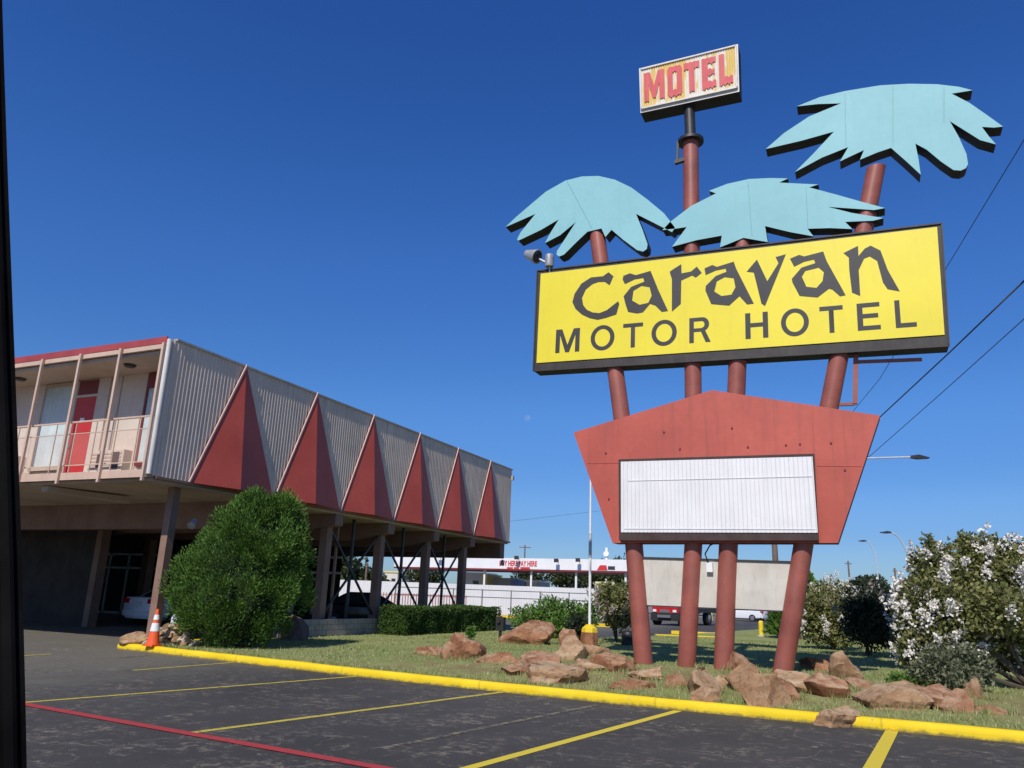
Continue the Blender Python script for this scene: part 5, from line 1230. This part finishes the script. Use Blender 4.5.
def street_lamp(px_head, px_base_x, py_top, D, lb, arm_up=.0, r_=.09, head_w=.55, curved=True, base_mat='galv'):
    hd_ = at_depth(*px_head, D); bs = at_depth(px_base_x, py_top, D); o = thing('street_lamp', lb, 'street lamp', (bs.x, bs.y, 0), 'street lamps along the road')
    if curved:
        pts = [Vector((bs.x, bs.y, 0)), Vector((bs.x, bs.y, bs.z))]; K = 7
        for i in range(1, K + 1): t_ = i / K; pts.append(Vector((bs.x + (hd_.x - bs.x) * (1 - math.cos(t_ * 1.571)), bs.y + (hd_.y - bs.y) * (1 - math.cos(t_ * 1.571)), bs.z + (hd_.z - bs.z) * math.sin(t_ * 1.571))))
    else: pts = [Vector((bs.x, bs.y, 0)), Vector((bs.x, bs.y, bs.z)), hd_]
    MB().path(pts, [r_] + [r_ * .7] * (len(pts) - 1), 8).build('pole', base_mat, o)
    d_ = (hd_ - pts[-2]); d_.z = 0; d_.normalize(); h_ = MB(); s1 = d_.cross(up0) * .17
    h_.loft([[hd_ - s1 * .5 - d_ * .1 + up0 * .06, hd_ + s1 * .5 - d_ * .1 + up0 * .06, hd_ + s1 * .5 - d_ * .1 - up0 * .06, hd_ - s1 * .5 - d_ * .1 - up0 * .06], [hd_ - s1 + d_ * .3 + up0 * .12, hd_ + s1 + d_ * .3 + up0 * .12, hd_ + s1 + d_ * .3 - up0 * .1, hd_ - s1 + d_ * .3 - up0 * .1], [hd_ - s1 * .7 + d_ * head_w * 1.6, hd_ + s1 * .7 + d_ * head_w * 1.6, hd_ + s1 * .7 + d_ * head_w * 1.6 - up0 * .06, hd_ - s1 * .7 + d_ * head_w * 1.6 - up0 * .06]])
    h_.build('lamp_head', 'letter', o)
street_lamp((912, 457), 800, 460, 40.5, 'street lamp whose long arm sticks out right of the red panel', curved=False, r_=.07)
street_lamp((890, 532.5), 910, 568, 70, 'curved street lamp nearest the large myrtle')
street_lamp((865.5, 541), 877, 566, 95, 'smaller curved street lamp just right of the red panel corner')
def far_pole(px_, pt, D, lb, arm=.8):
    t_ = at_depth(px_, pt, D); o = thing('utility_pole', lb, 'utility pole', (t_.x, t_.y, 0), 'far poles')
    MB().tube((t_.x, t_.y, 0), t_, .16, .12, 8).build('pole', 'wood_pole', o)
    MB().bar((t_.x - arm * r0.x, t_.y - arm * r0.y, t_.z - .4), (t_.x + arm * r0.x, t_.y + arm * r0.y, t_.z - .4), .12, .14).build('crossarm', 'wood_pole', o)
far_pole(525, 545, 135, 'far pole with a crossarm above the red canopy lettering', 1.0)
far_pole(367, 563, 110, 'pole seen under the motel beside the first crossed braces', .3)
far_pole(848, 561, 120, 'far pole with a small top light between the lamps and the cedar', .5)
far_pole(831, 574, 150, 'thin far pole just right of the cedar', .3)
far_pole(824, 577, 160, 'leftmost thin far pole beside the cedar', .2)
far_pole(894.5, 568, 110, 'dark far pole just left of the large myrtle', .3)
# pipe gantry and little signs in the distance
D = 75; A, B = at_depth(851, 587, D), at_depth(877, 588.5, D); T = at_depth(877, 577, D)
ga = thing('pipe_frame', 'white pipe frame sticking up behind the dark shaded myrtle', 'frame', (B.x, B.y, 0))
MB().bar(A, B, .15, .2).bar((A.x, A.y, 0), A, .15, .15).bar((B.x, B.y, 0), T, .15, .15).build('pipes', 'white_paint', ga)
for px_, py_, wp2, hp2, lb in ((829, 589, 7, 8, 'small orange shop sign above the round white myrtle'), (906, 583, 10, 6, 'small orange and white shop sign left of the large myrtle')):
    A = at_depth(px_, py_, 120); s_ = ppm(A); o = thing('shop_sign', lb, 'sign', (A.x, A.y, 0), 'small far shop signs')
    MB().bar(A - r0 * (wp2 / 2 / s_), A + r0 * (wp2 / 2 / s_), .2, hp2 / s_).build('board', 'orange_sign', o); MB().tube((A.x, A.y + .2, 0), (A.x, A.y + .2, A.z), .1, .1, 8).build('post', 'galv', o)
    MB().bar(A - r0 * (wp2 / 4 / s_) - f0 * .12, A + r0 * (wp2 / 3 / s_) - f0 * .12, .02, hp2 / s_ * .3).build('panel', 'white_paint', o)

# far low shops along the horizon so the street does not end in bare ground
for px_, wd_, D, hpx, lb, mt_ in ((855, 60, 190, 10, 'low pale shop far behind the myrtles', 'far_lot'), (760, 70, 210, 9, 'low grey shop behind the far parked cars', 'far_grey'), (690, 60, 200, 9, 'low pale shop behind the blank board', 'far_lot'), (960, 120, 200, 10, 'low shop behind the large myrtle', 'far_lot'), (600, 80, 230, 8, 'low grey building beyond the used-car lot', 'far_grey')):
    c_ = at_depth(px_, 600, D); s_ = ppm(c_); wm = wd_ / s_ / 2
    o = thing('shop_building', lb, 'building', (c_.x, c_.y, 0), 'low shops on the horizon'); zt2 = 1.5 + hpx / s_
    MB().box(c_.x - wm, c_.x + wm, c_.y, c_.y + 12, 0, zt2).build('wall', mt_, o); MB().box(c_.x - wm - .3, c_.x + wm + .3, c_.y - .3, c_.y + 12, zt2 + .002, zt2 + .4).build('roof', 'far_grey', o)
    for q_ in range(4): xw_ = c_.x - wm + (q_ + .25) * wm / 2; MB().box(xw_, xw_ + wm * .25, c_.y - .06, c_.y - .01, .8, zt2 - .9).build('window', 'glass_dark', o)

# moon
mo = at_depth(527.5, 418, 2600); mm = bpy.data.materials.new('faint moon'); mm.use_nodes = True; nt = mm.node_tree
em = nt.nodes.new('ShaderNodeEmission'); em.inputs[0].default_value = (.62, .78, 1, 1); em.inputs[1].default_value = .75
tn = tex(nt, scale=.12, detail=3); trn = nt.nodes.new('ShaderNodeBsdfTransparent'); mx = nt.nodes.new('ShaderNodeMixShader'); nt.links.new(ramp(nt, tn, .4, .65, .02, .18), mx.inputs[0])
nt.links.new(trn.outputs[0], mx.inputs[1]); nt.links.new(em.outputs[0], mx.inputs[2]); nt.links.new(mx.outputs[0], nt.nodes['Material Output'].inputs[0])
m = MB(); rm = 3.0 * (mo - CAM).dot(FW) / F
m.lathe([(rm * math.sin(math.pi * i / 12), -rm * math.cos(math.pi * i / 12)) for i in range(13)], mo, 24)
rebase(tag(m.build('moon', mm), 'faint pale daytime moon in the blue sky left of the red panel', 'moon'), mo)

# ------------------------------------------------------------------ the car door the picture was taken beside
dp = thing('car_door', 'black car door pillar at the left edge of the view', 'car door', (-.75, .45, 0))
prof_px = [(0.5, -60), (4, 60), (8, 180), (12.5, 300), (17.5, 430), (22, 560), (25.5, 700), (28, 830)]
fr_ = [at_depth(a_, b_, .72) for a_, b_ in prof_px]
low = fr_[-1] + (fr_[-1] - fr_[-2]) * 3.2; fr_.append(low)
rings = []
for p_ in fr_:
    rings.append([p_ + (-r0 * (.035 - .035 * math.cos(t_)) * 1.6 + f0 * .006 * math.sin(t_)) for t_ in [i * 2 * math.pi / 12 for i in range(12)]])
MB().loft(rings).build('pillar', 'car_black', dp)
se = [[p_ - r0 * .004 + (-r0 * .006 + r0 * .006 * math.cos(t_) + f0 * .004 * math.sin(t_)) - f0 * .006 for t_ in [i * 2 * math.pi / 8 for i in range(8)]] for p_ in fr_]
MB().loft(se).build('seal', 'rubber', dp)
